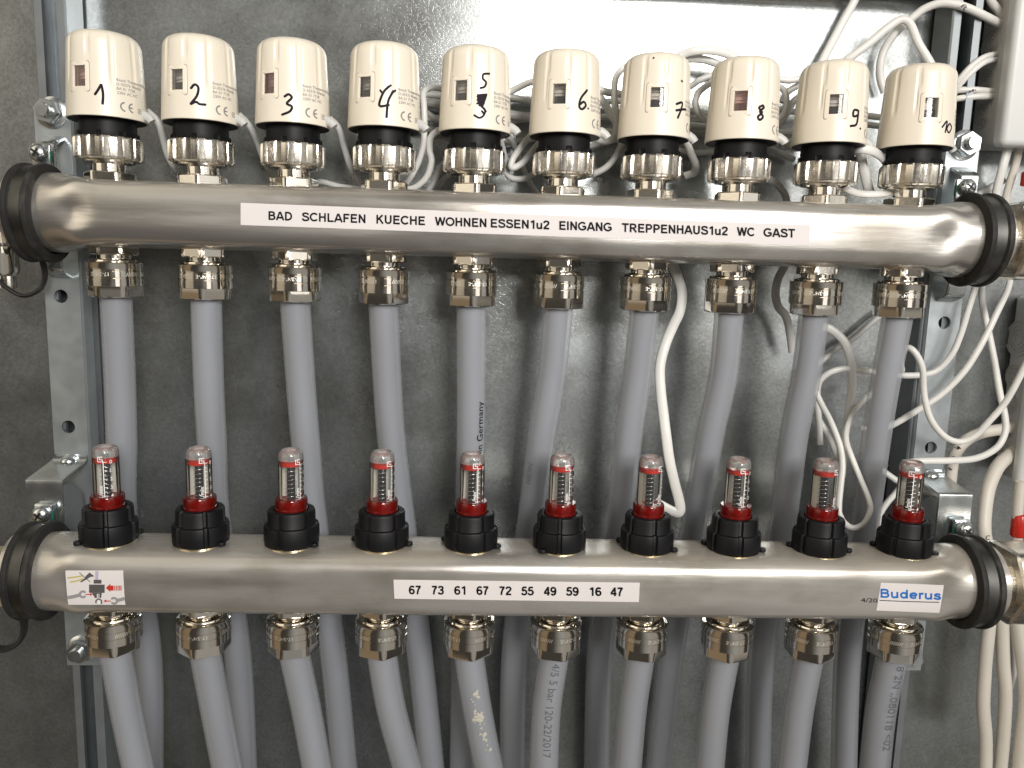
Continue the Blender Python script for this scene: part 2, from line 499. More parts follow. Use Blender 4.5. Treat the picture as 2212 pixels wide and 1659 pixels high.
STRIPE = mat('grey_indicator', (.72, .68, .60), .35)
REDINK = mat('red_print', (.52, .03, .02), .5)
YELLOW = mat('yellow_print', (.50, .44, .14), .5)
GREYP = mat('grey_drawing', (.28, .27, .28), .5)
DGREYP = mat('dark_drawing', (.085, .08, .08), .5)
LILAC = mat('lilac_drawing', (.44, .40, .52), .5)

# ================================================================== the setting: cabinet back wall
PY = 58.0
b = MB()
rows = []
for i in range(81):
    x = -560 + 1120 * i / 80
    row = []
    for j in range(61):
        z = -560 + 701 * j / 60
        w = (noise.noise(Vector((x * .006, z * .006, 3.1))) * 1.2 + noise.noise(Vector((x * .015, z * .013, 9.7))) * .28)
        row.append((x, PY + w, z))
    zt = row[-1][2]; yt = row[-1][1]
    for k in range(1, 7):                       # the sheet bends forward at the top
        a = R(90) * k / 6
        row.append((x, yt - 9 * (1 - math.cos(a)), zt + 9 * math.sin(a)))
    row.append((x, yt - 16, zt + 9))
    rows.append(row)
b.grid(rows)
tag(b.build('back_wall', GALV, smooth=60), 'galvanised sheet metal back of the cabinet', None, None, 'structure')

# ================================================================== rails and mounting strips
def rail(x, label):
    r = empty('wall_rail', (x, PY - 2, -400), 0, label, 'rail', 'galvanised rails on the cabinet back')
    m = MB()
    w = 9.3; y0 = 35.0 - (PY - 2); y1 = -0.5
    prof = [(-w + 5.2, y0 + 3), (-w + 5.2, y0), (-w + .9, y0), (-w, y0 + .9), (-w, y1), (-w + 1.4, y1), (-w + 1.4, y0 + 1.6), (-w + 4.2, y0 + 1.6), (-w + 4.2, y0 + 3)]
    for sx in (1, -1):
        m.grid([[(sx * a, c, z) for a, c in prof] for z in (0, 600)], close_v=True)
    m.build('side_lip', RAILZ, r, 25)
    q = MB()
    q.box((0, y1 - .8, 300), (2 * w - 2.9, 1.2, 600))
    q.build('channel_back', ZINCD, r)
    return r
rail(-271, 'bright zinc wall rail behind the strip nearest the actuator marked 1')
rail(269, 'bright zinc wall rail behind the strip nearest the actuator marked 10')

def hexr(clip):
    def f(t, r, z, k):
        a = (math.degrees(t) + 30) % 60 - 30
        return min(r / math.cos(R(a)), clip)
    return f

def flange_nut(parent, x, z, y, rot=0.0, stub=11.0):
    """hex flange nut with a bolt stub, axis towards the viewer"""
    n = MB()
    h = hexr(7.3)
    def rf(t, r, zz, k):
        return h(t + rot, r, zz, k) if k >= 3 else r
    n.lathe([(9.0, 0), (9.0, .9), (7.6, 1.8), (6.3, 2.0), (6.3, 7.0), (6.0, 7.6)], 72, rf, (True, True), origin=(x, y, z), axis='y')
    o = n.build('flange_nut', ZINCB, parent, 28)
    s = MB()
    pr = [(3.9, 7)]
    zz = 7.0
    while zz < stub:
        pr += [(3.9, zz + .25), (3.55, zz + .6), (3.9, zz + .95)]; zz += 1.0
    pr += [(3.6, zz + .6)]
    s.lathe(pr, 32, None, (True, True), origin=(x, y, z), axis='y')
    s.build('bolt_end', ZINCB, o, 30)

def strip(x, label, zs, hz, nut_rot):
    r = empty('mounting_strip', (x, 32, zs[0]), 0, label, 'mounting strip', 'zinc mounting strips')
    z0, z1 = zs
    h = z1 - z0
    w = 10.3
    out = [(-w, 0), (w, 0)]
    out += [(w, h - 5)] + [(w * math.cos(R(a)), h - 5 + 6 * math.sin(R(a))) for a in range(10, 171, 10)] + [(-w, h - 5)]
    tz = 36 - z0
    holes = [(-1.0 if x < 0 else 0.5, q - z0, 4.0) for q in hz]
    # punched opening where the tongue was bent out
    m = MB()
    m.add(*plate(out, holes, 2.0))
    m.build('strip_face', ZINC, r, 25)
    fl = MB()
    for sx in (-1, 1):
        fl.grid([[(sx * (w + .0), 0.5, z), (sx * (w + .9), 1.6, z), (sx * (w + .9), 12.0, z), (sx * (w - .7), 12.0, z), (sx * (w - .7), 2.2, z)] for z in (0, h - 8)], close_v=True)
    fl.build('side_flange', ZINC, r, 25)
    # bent-out tongues that hold the pipe clamp: above and below the upper bar
    for up in (1, -1):
        tg = MB()
        dx = 1.0 if x < 0 else -1.0
        zc = 1 - z0
        prof = [(1.0, 46), (-1.5, 44.5), (-8.0, 42), (-11.0, 40), (-12.2, 37.5), (-12.2, 24)] if up > 0 else [(-12.2, -25), (-12.2, -28), (-10.5, -33), (-3.5, -36), (1.0, -37)]
        c = []
        pf = [(y, z) for y, z in prof]
        sp_ = spline([(0, y, z) for y, z in pf], 4)
        rows = []
        for p in sp_:
            rows.append([(dx - 5.6, p.y + .6, zc + p.z), (dx - 5.0, p.y, zc + p.z), (dx + 5.0, p.y, zc + p.z), (dx + 5.6, p.y + .6, zc + p.z), (dx + 5.6, p.y + 2.2, zc + p.z - .8 * up), (dx - 5.6, p.y + 2.2, zc + p.z - .8 * up)])
        tg.grid(rows, close_v=True)
        tg.build('tongue', ZINCB, r, 40)
    flange_nut(r, 0, 59.5 - z0, -.2, nut_rot)
    flange_nut(r, 0, -272 - z0, -.2, .3)
    return r
strip(-271, 'zinc mounting strip beside the pipe below the actuator marked 1', (-284, 66), (-46.7, -126.8), .2)
strip(272.8, 'bluish zinc mounting strip crossed by white cables near the wiring boxes', (-284, 66), (-49, -129.8), .55)

# ---- step brackets that carry the lower bar
def step_bracket(x, label):
    r = empty('step_bracket', (x, 32, -145), 0, label, 'bracket', 'step brackets for the lower bar')
    w = 10.3
    m = MB()
    prof = [(-2.6, 1.5), (-2.2, -1), (-5, -2.4), (-29, -6.2), (-31.4, -7.4), (-32.2, -9.5), (-32.2, -36), (-32.2, -60), (-31, -70)]
    sp_ = spline([(0, y, z) for y, z in prof], 4)
    rows = []
    for p in sp_:
        rows.append([(-w, p.y, p.z), (w, p.y, p.z), (w, p.y + 1.6, p.z - 1.0), (-w, p.y + 1.6, p.z - 1.0)])
    m.grid(rows, close_v=True)
    m.build('bracket_plate', ZINCB, r, 40)
    d = MB()                                       # pressed stiffening dimple over the bend
    pr = [(0.2, 3.6)] + [(4.9 * math.sin(R(a)), 3.6 * math.cos(R(a))) for a in range(15, 91, 15)]
    d.lathe(pr, 24, None, (False, False), origin=(0, -3.4, -2.6), axis='z')
    d.build('dimple', ZINCB, r, 60)
    s = MB()
    for sx in (-1, 1):
        s.grid([[(sx * w, y, z), (sx * (w - 1.3), y, z), (sx * (w - 1.3), y2, z), (sx * w, y2, z)] for y, y2, z in ((-30.5, -24, -10), (-30.5, -10, -20), (-30.5, -6, -68))], close_v=True)
    s.build('side_flange', ZINC, r)
    f = MB()                                       # lower foot, a plate with an opening
    f.add(*plate([(-w, -86), (w, -86), (w, -66), (-w, -66)], [(0, -75, 6)], 2))
    fo = f.build('foot_plate', ZINC, r, 25, loc=(0, -18, 0))
    return r
step_bracket(-271.2, 'dull zinc step bracket above the lower bar end with the pictogram sticker')
step_bracket(273, 'shiny zinc step bracket above the lower bar end with the blue lettered sticker')

# ================================================================== the two manifold bars
LA = -195.5                                        # axis height of the lower bar
LY = -27.5
def low(i):
    x = 50 * (i - 4.5) + 2.7
    return Vector((x, LY - x * .00005, LA - x * .0013))
HB, DB, NB = 18.0, 22.0, 4.3
def bar_r(th, e):
    c, s_ = abs(math.cos(th)) / DB, abs(math.sin(th)) / HB
    r = (c ** NB + s_ ** NB) ** (-1 / NB)
    return r * (1 - e) + 21.6 * e
def front(z, off=0.0):
    """depth of the front of the bar at height z over its axis"""
    k = min(.98, abs(z) / HB)
    return -(DB * (1 - k ** NB) ** (1 / NB)) - off

def manifold(name, x0, x1, label, material, origin):
    root = empty(name, origin, 0, label, 'manifold bar', 'manifold bars')
    m = MB()
    xs = []
    x = x0
    while x < x1 - .01:
        xs.append(x)
        x += 1.6 if (x < x0 + 60 or x > x1 - 62) else 12
    xs.append(x1)
    rows = []
    for x in xs:
        d = min(x - x0, x1 - x)
        e = 1 - min(1, max(0, (d - 23) / 27))
        e = e * e * (3 - 2 * e)
        dent = math.exp(-((d - 38) / 8) ** 2)          # pressed shoulder where the tube is flattened
        row = []
        for j in range(80):
            t = 2 * math.pi * j / 80
            r = bar_r(t, e)
            r += dent * 1.7 * math.cos(4 * t - math.pi) * (1 if abs(math.sin(t)) < .9 else .6)
            row.append((x, -r * math.cos(t), r * math.sin(t)))
        rows.append(row)
    m.grid(rows, close_v=True)
    n0 = len(m.v) - len(rows) * 80
    m.f.append(tuple(n0 + j for j in range(80)))
    m.f.append(tuple(n0 + (len(rows) - 1) * 80 + j for j in reversed(range(80))))
    m.build('bar_tube', material, root, 50)
    return root
UP = manifold('manifold_bar', -275, 277, 'upper stainless steel bar carrying the long white room name label', STEEL, (0, 0, 1))
LOW = manifold('manifold_bar', -275, 277, 'lower stainless steel bar carrying the number strip and pictogram sticker', STEELD, (2.7, LY, LA))

# valve stems and hexagons screwed into the upper bar (parts of the bar)
vs_ = MB()
hx = hexr(13.4)
vs_.lathe([(12.0, 17.2), (12.0, 18.0), (12.0, 22.6), (11.4, 23.3)], 72, hx)
vs_.lathe([(8.7, 22.5), (8.7, 29.8)], 40, None, (False, False))
vs_.lathe([(8.7, 27.6), (13.2, 28.4), (13.6, 29.0), (13.2, 30.0)], 48, None, (False, True))
v0 = vs_.build('valve_stem', NICKEL, UP, 30)
for i in range(10):
    v = v0 if i == 0 else v0.copy()
    if i: COL.objects.link(v)
    v.parent = UP
    v.location = Vector((50 * (i - 4.5), 0, -1)) * S
    v.rotation_euler = (0, 0, R([10, 35, 22, 50, 38, 18, 40, 20, 12, 30][i]))

# ================================================================== clamps
def clamp(loc, label, flip):
    r = empty('pipe_clamp', loc, 0, label, 'pipe clamp', 'rubber lined pipe clamps')
    m = MB()
    prof = [(21.9, -9.0), (24.8, -9.0), (26.6, -8.2), (27.0, -6.6), (26.6, -4.8), (25.2, -3.9), (24.8, -3.0), (24.8, 3.0), (25.2, 3.9), (26.6, 4.8), (27.0, 6.6), (26.6, 8.2), (24.8, 9.0), (21.9, 9.0)]
    rows = []
    for j in range(73):
        t = 2 * math.pi * j / 72
        wob = 1 + .006 * math.sin(3 * t + loc[0])
        rows.append([(z * .79, -rr * wob * math.cos(t), rr * wob * math.sin(t)) for rr, z in prof])
    m.grid(rows)
    m.build('rubber_lining', RUBBER, r, 40)
    bnd = MB()
    bnd.lathe([(24.9, -2.9), (25.5, -2.9), (25.5, 2.9), (24.9, 2.9)], 72, None, (False, False), axis='x')
    bnd.build('clamp_band', mat('dark_clamp_band', (.12, .12, .115), .4, 1, var=.3, vscale=80), r, 30)
    return r
clamp((-264, 0, 0.5), 'rubber clamp around the upper bar end below the nut beside actuator 1', 1)
clamp((266, 0, 1.0), 'rubber clamp around the upper bar end beside the hanging white cables', -1)
clamp((-261, LY, LA), 'dusty rubber clamp around the lower bar end beside the pictogram sticker', 1)
clamp((267, LY, LA - .3), 'rubber clamp around the lower bar end beside the blue lettered sticker', -1)

def clamp_screw(loc, label, tilt=0.0, hook=True):
    r = empty('clamp_screw', loc, 0, label, 'screw', 'cross head clamp screws')
    m = MB()
    def rf(t, rr, z, k):
        return rr
    m.lathe([(4.9, 0), (5.1, 1.2), (4.8, 2.6), (3.9, 3.9), (2.4, 4.7), (.4, 5.0)], 40, rf, origin=(0, 0, 0), axis='y')
    h = m.build('screw_head', ZINCB, r, 50)
    c = MB()
    for k in (0, 90):
        c.box((0, -4.6, 0), (1.3, 1.2, 5.2), .3, Euler((0, R(k + 35), 0)))
    c.build('cross_slot', mat('dark_slot', (.05, .05, .05), .4, .8), h, None)
    p = MB()
    p.box((0, 2.5, -1), (10.5, 3.2, 13.0), 1.2)
    p.build('clamp_ear', ZINCB, r, 40)
    g = MB()
    g.box((5.1 if loc[0] < 0 else -5.1, 1.9, -1.5), (.7, 2.0, 6.5), .3)
    g.build('thread_lock_smear', GREEN, r, 40)
clamp_screw((-269.0, 12.5, 34.2), 'cross head screw with green smear just above the upper bar clamp beside actuator 1')
clamp_screw((267.0, 15, 32.4), 'cross head screw above the upper bar clamp, half hidden by the rubber, beside hanging cables')
clamp_screw((-270.5, -5, -170.5), 'cross head screw on the step bracket above the pictogram sticker')
clamp_screw((276.2, -6, -171.5), 'cross head screw on the step bracket above the blue lettered sticker')

# rubber strap tails hanging at the clamps
def strap(label, pts, Y, w=2.6, t=1.2):
    b_ = MB()
    b_.tube(spline([at(px, py, y) for (px, py), y in zip(pts, Y)], 10), w, t, 10, R(90))
    o = b_.build('rubber_strap', RUBBER, None, 50)
    tag(o, label, 'strap', 'loose rubber strap tails')
strap('thin black rubber strap tail looping under the upper bar beside the strip', [(78, 530), (92, 565), (97, 600), (84, 626), (52, 639), (20, 625), (-15, 595), (-40, 570)], [6, 14, 18, 18, 16, 14, 10, 6])
strap('broad black rubber strap tail hanging below the lower bar end', [(45, 1318), (52, 1345), (50, 1370), (36, 1391), (10, 1402), (-25, 1398)], [-14, -10, -8, -8, -8, -8], 3.4, 1.5)

# end fittings beyond the clamps
def end_fitting(loc, sx, label):
    r = empty('end_fitting', loc, 0, label, 'pipe fitting', 'end fittings of the bars')
    m = MB()
    m.lathe([(16.0, 0), (16.0, 6), (16.3, 7.5)], 48, None, axis='x', origin=(0, 0, 0)) if sx > 0 else m.lathe([(16.3, -7.5), (16.0, -6), (16.0, 0)], 48, None, axis='x')
    m.build('threaded_collar', NICKELB, r, 35)
    q = MB()
    pr = [(20.5, 7.0), (22.0, 8.2), (22.0, 26), (20.0, 28)]
    if sx < 0: pr = [(a, -z) for a, z in reversed(pr)]
    q.lathe(pr, 72, hexr(24.0), axis='x')
    q.build('union_nut', NICKELR, r, 30)
end_fitting((277, 0, 1), 1, 'nickel end fitting sticking out of the upper bar clamp towards the wiring boxes')
end_fitting((279.5, LY, LA - .3), 1, 'nickel end fitting sticking out of the lower bar clamp by the red sleeve')
d_ = empty('drain_cock', at(4, 540, 20), 0, 'small nickel drain cock peeping out behind the upper bar clamp by the strap loop', 'drain cock')
m = MB(); m.lathe([(7.5, -14), (8.5, -12), (8.5, 2), (6, 4), (6, 10)], 40); m.build('cock_body', NICKEL, d_, 30)
m = MB(); m.lathe([(6.0, -22), (6.3, -20), (6.3, -15)], 60, lambda t, r, z, k: r + .35 * math.cos(12 * t)); m.build('knurled_cap', NICKELR, d_, 30)
d_ = empty('drain_cock', at(-6, 1245, -26), 0, 'yellowish end piece barely showing behind the lower bar clamp', 'drain cock')
m = MB(); m.lathe([(10, -14), (11, -12), (11, 12), (10, 14)], 40); m.build('cock_body', BRASS, d_, 30)

# ================================================================== stickers
def sticker(root, oy, oz, ox, corners, name, layers, base_mat=PAPER, label=None):
    """corners: picture positions TL, TR, BR, BL; the sticker bends with the bar. layers: (part name, material, Flat in picture units)"""
    Yp = oy - DB
    P = [at(px, py, Yp) for px, py in corners]
    def surf(x, z, off):
        return (x - ox, front(z - oz, off), z - oz)
    b_ = MB(); rows = []
    for i in range(41):
        u = i / 40
        row = []
        for j in range(11):
            v = j / 10
            p = (P[0] * (1 - u) + P[1] * u) * (1 - v) + (P[3] * (1 - u) + P[2] * u) * v
            row.append(surf(p.x, p.z, .14))
        rows.append(row)
    b_.grid(rows)
    # a thin edge so that the label has a thickness
    base = b_.build(name, base_mat, root, 60)
    if label: base['label'] = label
    for k, (ln, lm, fl, cuts) in enumerate(layers):
        off = .20 + .03 * k
        def fn(px, py, off=off):
            p = at(px, py, Yp)
            return surf(p.x, p.z, off)
        fl.build(ln, lm, base, fn, cuts)
    return base

def _arc(cx, cy, rx, ry, a0, a1, n=12):
    return [(cx + rx * math.cos(R(a0 + (a1 - a0) * i / n)), cy + ry * math.sin(R(a0 + (a1 - a0) * i / n))) for i in range(n + 1)]
def _glyphs():
    T, B_ = .91, .09
    st = [(.17, 0), (.17, 1)]
    six = [(.57, .78), (.50, .89), (.36, .912), (.20, .82), (.13, .60), (.12, .40), (.18, .18), (.35, .088), (.53, .15), (.59, .32), (.53, .49), (.36, .56), (.20, .49), (.13, .36)]
    g = {
     'A': (.86, ['L', [(.08, 0), (.41, .98)], [(.80, 0), (.45, .98)], [(.2, .30), (.66, .30)]]),
     'B': (.84, ['L', st, [(.17, T), (.46, T)] + _arc(.46, .72, .20, .19, 90, -90) + [(.17, .53)], [(.17, .53), (.48, .53)] + _arc(.48, .31, .23, .22, 90, -90) + [(.17, B_)]]),
     'C': (.88, ['L', _arc(.48, .5, .37, .41, 40, 320, 20)]),
     'D': (.88, ['L', st, [(.17, T), (.38, T)] + _arc(.38, .5, .36, .41, 90, -90) + [(.17, B_)]]),
     'E': (.80, ['L', st, [(.17, T), (.72, T)], [(.17, .52), (.67, .52)], [(.17, B_), (.74, B_)]]),
     'F': (.74, ['L', st, [(.17, T), (.70, T)], [(.17, .50), (.60, .50)]]),
     'G': (.94, ['L', _arc(.48, .5, .38, .41, 42, 318, 20), [(.80, .14), (.80, .46)], [(.86, .46), (.50, .46)]]),
     'H': (.86, ['L', st, [(.69, 0), (.69, 1)], [(.17, .53), (.69, .53)]]),
     'I': (.34, ['L', st]),
     'K': (.84, ['L', st, [(.70, 1), (.20, .42)], [(.36, .62), (.74, 0)]]),
     'L': (.74, ['L', st, [(.17, B_), (.70, B_)]]),
     'N': (.86, ['L', st, [(.69, 0), (.69, 1)], [(.17, .95), (.69, .05)]]),
     'O': (.96, ['L', _arc(.48, .5, .38, .41, 0, 360, 28)]),
     'P': (.80, ['L', st, [(.17, T), (.45, T)] + _arc(.45, .68, .22, .23, 90, -90) + [(.17, .45)]]),
     'R': (.88, ['L', st, [(.17, T), (.47, T)] + _arc(.47, .69, .22, .22, 90, -90) + [(.17, .47)], [(.44, .46), (.76, 0)]]),
     'S': (.80, ['S', [(.69, .72), (.60, .87), (.40, .912), (.20, .86), (.15, .72), (.24, .60), (.42, .53), (.62, .45), (.70, .30), (.63, .14), (.42, .088), (.20, .13), (.10, .30)]]),
     'T': (.78, ['L', [(.03, T), (.75, T)], [(.39, 0), (.39, T)]]),
     'U': (.86, ['L', [(.17, 1), (.17, .38)] + _arc(.43, .36, .26, .272, 180, 360) + [(.69, 1)]]),
     'W': (1.10, ['L', [(.08, 1), (.31, .02)], [(.31, .02), (.55, .96)], [(.55, .96), (.79, .02)], [(.79, .02), (1.02, 1)]]),
     '0': (.70, ['L', _arc(.35, .5, .23, .41, 0, 360, 24)]),
     '1': (.66, ['L', [(.42, 0), (.42, 1)], [(.42, .92), (.14, .74)]]),
     '2': (.70, ['S', [(.12, .70), (.17, .86), (.34, .912), (.53, .86), (.58, .70), (.48, .52), (.26, .30), (.12, .10)], [(.06, B_), (.64, B_)]]),
     '3': (.70, ['S', [(.12, .74), (.18, .88), (.34, .912), (.52, .86), (.55, .72), (.46, .58), (.28, .535)], [(.28, .535), (.50, .48), (.58, .31), (.52, .14), (.34, .088), (.16, .13), (.09, .28)]]),
     '4': (.70, ['L', [(.48, 0), (.48, 1)], [(.48, .95), (.08, .32)], [(.03, .28), (.66, .28)]]),
     '5': (.70, ['S', [(.60, T), (.18, T)], [(.20, T), (.14, .50)], [(.14, .50), (.34, .595), (.53, .51), (.585, .33), (.52, .15), (.34, .088), (.16, .13), (.09, .27)]]),
     '6': (.70, ['S', six]),
     '7': (.70, ['S', [(.07, T), (.62, T)], [(.58, T), (.42, .66), (.31, .35), (.27, 0)]]),
     '9': (.70, ['S', [(.70 - x, 1 - y) for x, y in six]]),
     'u': (.72, ['S', [(.14, .72), (.14, .28), (.20, .12), (.34, .085), (.50, .16), (.56, .30)], [(.56, .72), (.56, 0)]]),
     'd': (.74, ['L', _arc(.34, .36, .22, .275, 0, 360, 20), [(.58, 0), (.58, 1)]]),
     'e': (.68, ['S', [(.12, .37), (.58, .37)], [(.58, .37), (.54, .57), (.35, .64), (.16, .55), (.11, .36), (.17, .16), (.36, .088), (.56, .17)]]),
     'r': (.48, ['S', [(.16, 0), (.16, .72)], [(.16, .44), (.25, .60), (.44, .64)]]),
     's': (.62, ['S', [(.53, .51), (.44, .62), (.29, .64), (.15, .57), (.16, .45), (.30, .38), (.47, .31), (.53, .2), (.44, .1), (.28, .083), (.12, .13), (.07, .23)]]),
    }
    return g
GLY = _glyphs()
def bold_word(fl, body, x0, x1, base0, base1, caph, wt=.205):
    """a word in bold sans letters drawn as strokes, between picture columns x0..x1"""
    tot = sum(GLY[c][0] for c in body)
    k = (x1 - x0) / (tot - .14)
    pen = -.07
    for c in body:
        adv, st = GLY[c]
        for q in st[1:]:
            sub = Flat()
            # keep the stroke weight even although width and height scale differently
            pts = [((p[0] + pen) * k, p[1] * caph) for p in q]
            sub.stroke(pts, wt * caph, 4, st[0] == 'S', 1.0, False)
            fl.layer += 1
            fl.add([(x0 + a, base0 + (base1 - base0) * a / (x1 - x0) - b_) for a, b_ in sub.v], sub.f)
        pen += adv

def word(fl, body, x0, x1, base0, base1, caph, bold):
    """a word between picture columns x0..x1 on a sloping baseline (picture units, y down)"""
    vs, fs = text_geo(body, bold)
    a0 = min(v[0] for v in vs); a1 = max(v[0] for v in vs)
    out = []
    for a, b_ in vs:
        u = (a - a0) / (a1 - a0)
        out.append((x0 + (x1 - x0) * u, base0 + (base1 - base0) * u - b_ / .70 * caph))
    fl.add(out, fs)

fl = Flat()
def by(x): return 475.0 + (x - 580) * (514 - 475.5) / (1716 - 580)
for w_, x0, x1 in [('BAD', 580, 631), ('SCHLAFEN', 653, 790), ('KUECHE', 813, 918), ('WOHNEN', 941, 1051), ('ESSEN1u2', 1060, 1186), ('EINGANG', 1208, 1321), ('TREPPENHAUS1u2', 1344, 1571), ('WC', 1593, 1629), ('GAST', 1650, 1716)]:
    bold_word(fl, w_, x0, x1, by(x0), by(x1), 18.8)
sticker(UP, 0, 1, 0, [(520, 438), (1750, 486), (1748, 530), (520, 486)], 'room_name_label', [('lettering', INK, fl, 0)])

fl = Flat()
for w_, x0 in [('67', 884), ('73', 933), ('61', 982), ('67', 1030), ('72', 1079), ('55', 1127), ('49', 1176), ('59', 1224), ('16', 1273), ('47', 1320)]:
    bold_word(fl, w_, x0, x0 + 25, 1283.5 + (x0 - 884) * .0085, 1283.7 + (x0 - 884) * .0085, 18.8, .21)
sticker(LOW, LY, LA, 2.7, [(850, 1252), (1382, 1258.5), (1380, 1300.5), (852, 1293)], 'number_label', [('lettering', INK, fl, 0)])

fl = Flat(); bold_word(fl, 'Buderus', 1901, 2031, 1290.5, 1295.5, 19, .22)
ul = Flat(); ul.stroke([(1900, 1296.6), (1965, 1299.2), (2028, 1300.8)], 1.7)
st = sticker(LOW, LY, LA, 2.7, [(1902.6, 1258.5), (2038.8, 1263.8), (2029.6, 1324.5), (1893.3, 1319)], 'brand_label', [('lettering', BLUEINK, fl, 0), ('underline', INK, ul, 0)])

dp = Flat(); word(dp, '4/20', 1860, 1895, 1300.5, 1301.5, 9, 0.0)
dp.build('stamped_text', INK, LOW, lambda px, py: (lambda p: (p.x - 2.7, front(p.z - LA, .12), p.z - LA))(at(px, py, LY - DB)))

def zp(x, y): return (x * .19838, 1096.9 + y * .19838)
def zs(l): return [zp(*p) for p in l]
K = .19838
yel = Flat(); yel.stroke(zs([(738, 762), (830, 752), (905, 738)]), 17 * K); yel.stroke(zs([(768, 808), (840, 795), (900, 772)]), 17 * K)
drk = Flat(); drk.poly(zs([(935, 742), (975, 704), (1000, 722), (1030, 745), (985, 752), (950, 775), (885, 812), (876, 800), (925, 765)]))
drk.stroke(zs([(865, 705), (925, 758), (985, 805)]), 7 * K, smooth=False)
drk.rect(*zp(1022, 782), *zp(1107, 824)); drk.rect(*zp(972, 834), *zp(1142, 924)); drk.poly(zs([(1002, 925), (1110, 925), (1104, 980), (1036, 980)]))
drk.arc(*zp(1076, 1025), 32 * K, 160, 400, 14 * K)
lil = Flat(); lil.rect(*zp(1038, 688), *zp(1072, 781)); 
gry = Flat()
gry.stroke(zs([(742, 976), (800, 966), (868, 948)]), 38 * K); gry.arc(*zp(905, 940), 32 * K, 40, 320, 24 * K)
gry.stroke(zs([(1352, 988), (1310, 1000), (1275, 1008)]), 38 * K); gry.arc(*zp(1243, 1012), 32 * K, -140, 140, 24 * K)
wht = Flat(); wht.rect(*zp(1058, 935), *zp(1066, 978)); wht.rect(*zp(1076, 935), *zp(1084, 978)); wht.disc(*zp(1078, 1032), 15 * K)
rd = Flat(); rd.poly(zs([(1155, 871), (1205, 824), (1205, 912)])); rd.rect(*zp(1205, 845), *zp(1240, 898))
for x_ in (1248, 1266, 1284, 1302, 1317): rd.rect(*zp(x_, 845), *zp(x_ + 9, 898))
rd.poly(zs([(1012, 941), (985, 924), (985, 958)])); rd.rect(*zp(935, 936), *zp(985, 946))
rd.poly(zs([(1128, 1014), (1158, 997), (1158, 1031)])); rd.rect(*zp(1158, 1009), *zp(1208, 1019))
sticker(LOW, LY, LA, 2.7, [(141, 1232.5), (266, 1232.5), (270.4, 1307), (147, 1307)], 'pictogram_label',
        [('pliers_drawing', YELLOW, yel, 0), ('pipe_drawing', LILAC, lil, 0), ('valve_drawing', DGREYP, drk, 0), ('wrench_drawing', GREYP, gry, 0), ('highlight_drawing', WHITEINK, wht, 0), ('arrow_drawing', REDINK, rd, 0)])

# ================================================================== actuators
CZ = 29.5                                         # base of the actuator (mm above the axis plane)
CAPS = dict(cx=[0] * 10)
ROTS = [-16, -17, -26.6, -26, -24, -16.6, -9, -22.7, -16, -8.4]
def cap_r(z):
    return 20.1 - (z - 50.6) * (1.9 / 40.0)
act = empty('actuator', (0, 0, CZ), 0)
n = MB()
def knurl(t, r, z, k):
    a = (t * 15 / (2 * math.pi)) % 1.0
    g = max(0.0, min(1.0, (.27 - abs(a - .5)) / .07))
    return r - (1.0 * g if 0 < k < 5 else 0) + (.25 * math.sin(a * 2 * math.pi * 1.0) if g == 0 else 0)
n.lathe([(14.2, .0), (16.2, .1), (17.0, .9), (17.2, 1.6), (17.2, 10.9), (16.5, 11.8), (14.8, 12.0)], 240, knurl)
n.build('union_nut', NICKELR, act, 28)
c = MB()
def notch(t, r, z, k):
    a = math.degrees(t) % 45
    return r - (1.0 if (z < 14.6 and abs(a - 22) < 5) else 0)
c.lathe([(15.4, 11.6), (15.6, 12.4), (15.6, 14.6), (14.5, 14.7), (14.4, 21.8)], 144, notch)
c.lathe([(14.4, 20.9), (19.4, 20.9), (19.4, 22.3), (14.4, 22.3)], 72, None, (False, False))
c.build('base_collar', BLACK, act, 30)
# cap with window opening and shallow flutes
SEG = 240
WIN_A, WZ0, WZ1 = 10.5, 65.0, 75.4
FL = [-72, -36, 0, 36, 72, 108, 144, 180, 216, 252]
def flute(t, z):
    a = math.degrees(t)
    d = min(abs((a - f + 180) % 360 - 180) for f in [x + 14 for x in FL])
    w = max(0, min(1, (5.0 - d) / 2.6))
    lowz = 66 if abs(((a + 180) % 360) - 180) > 22 else 78
    e = max(0, min(1, (z - lowz) / 5)) * max(0, min(1, (93.2 - z) / 3))
    return .62 * w * e
prof = [(0, 50.6)]
zl = [50.6, 50.9, 54, 58, 62, WZ0, 66, 68, 70, 72.5, WZ1, 77, 79, 80.5, 82, 83, 85, 87, 88.5]
pp = [(cap_r(z) - (.25 if z == 50.6 else 0), z) for z in zl]
for a in range(12, 91, 13):
    pp.append((cap_r(88.5) - 7.0 * (1 - math.cos(R(a))) ** 1.0, 88.5 + 6.6 * math.sin(R(a))))
pp += [(8.5, 95.45), (.3, 95.6)]
k0 = zl.index(WZ0); k1 = zl.index(WZ1)
def capskip(k, j):
    a = (j + .5) * 360 / SEG
    a = a - 360 if a > 180 else a
    return k0 <= k < k1 and abs(a) < WIN_A
cp = MB()
cp.lathe([(r, z - CZ) for r, z in pp], SEG, lambda t, r, z, k: r - flute(t, z + CZ), (False, True), capskip)
# inner lip at the bottom
cp.lathe([(cap_r(50.6) - .25, 50.6 - CZ), (18.6, 50.6 - CZ), (18.4, 54 - CZ)], SEG, None, (False, False))
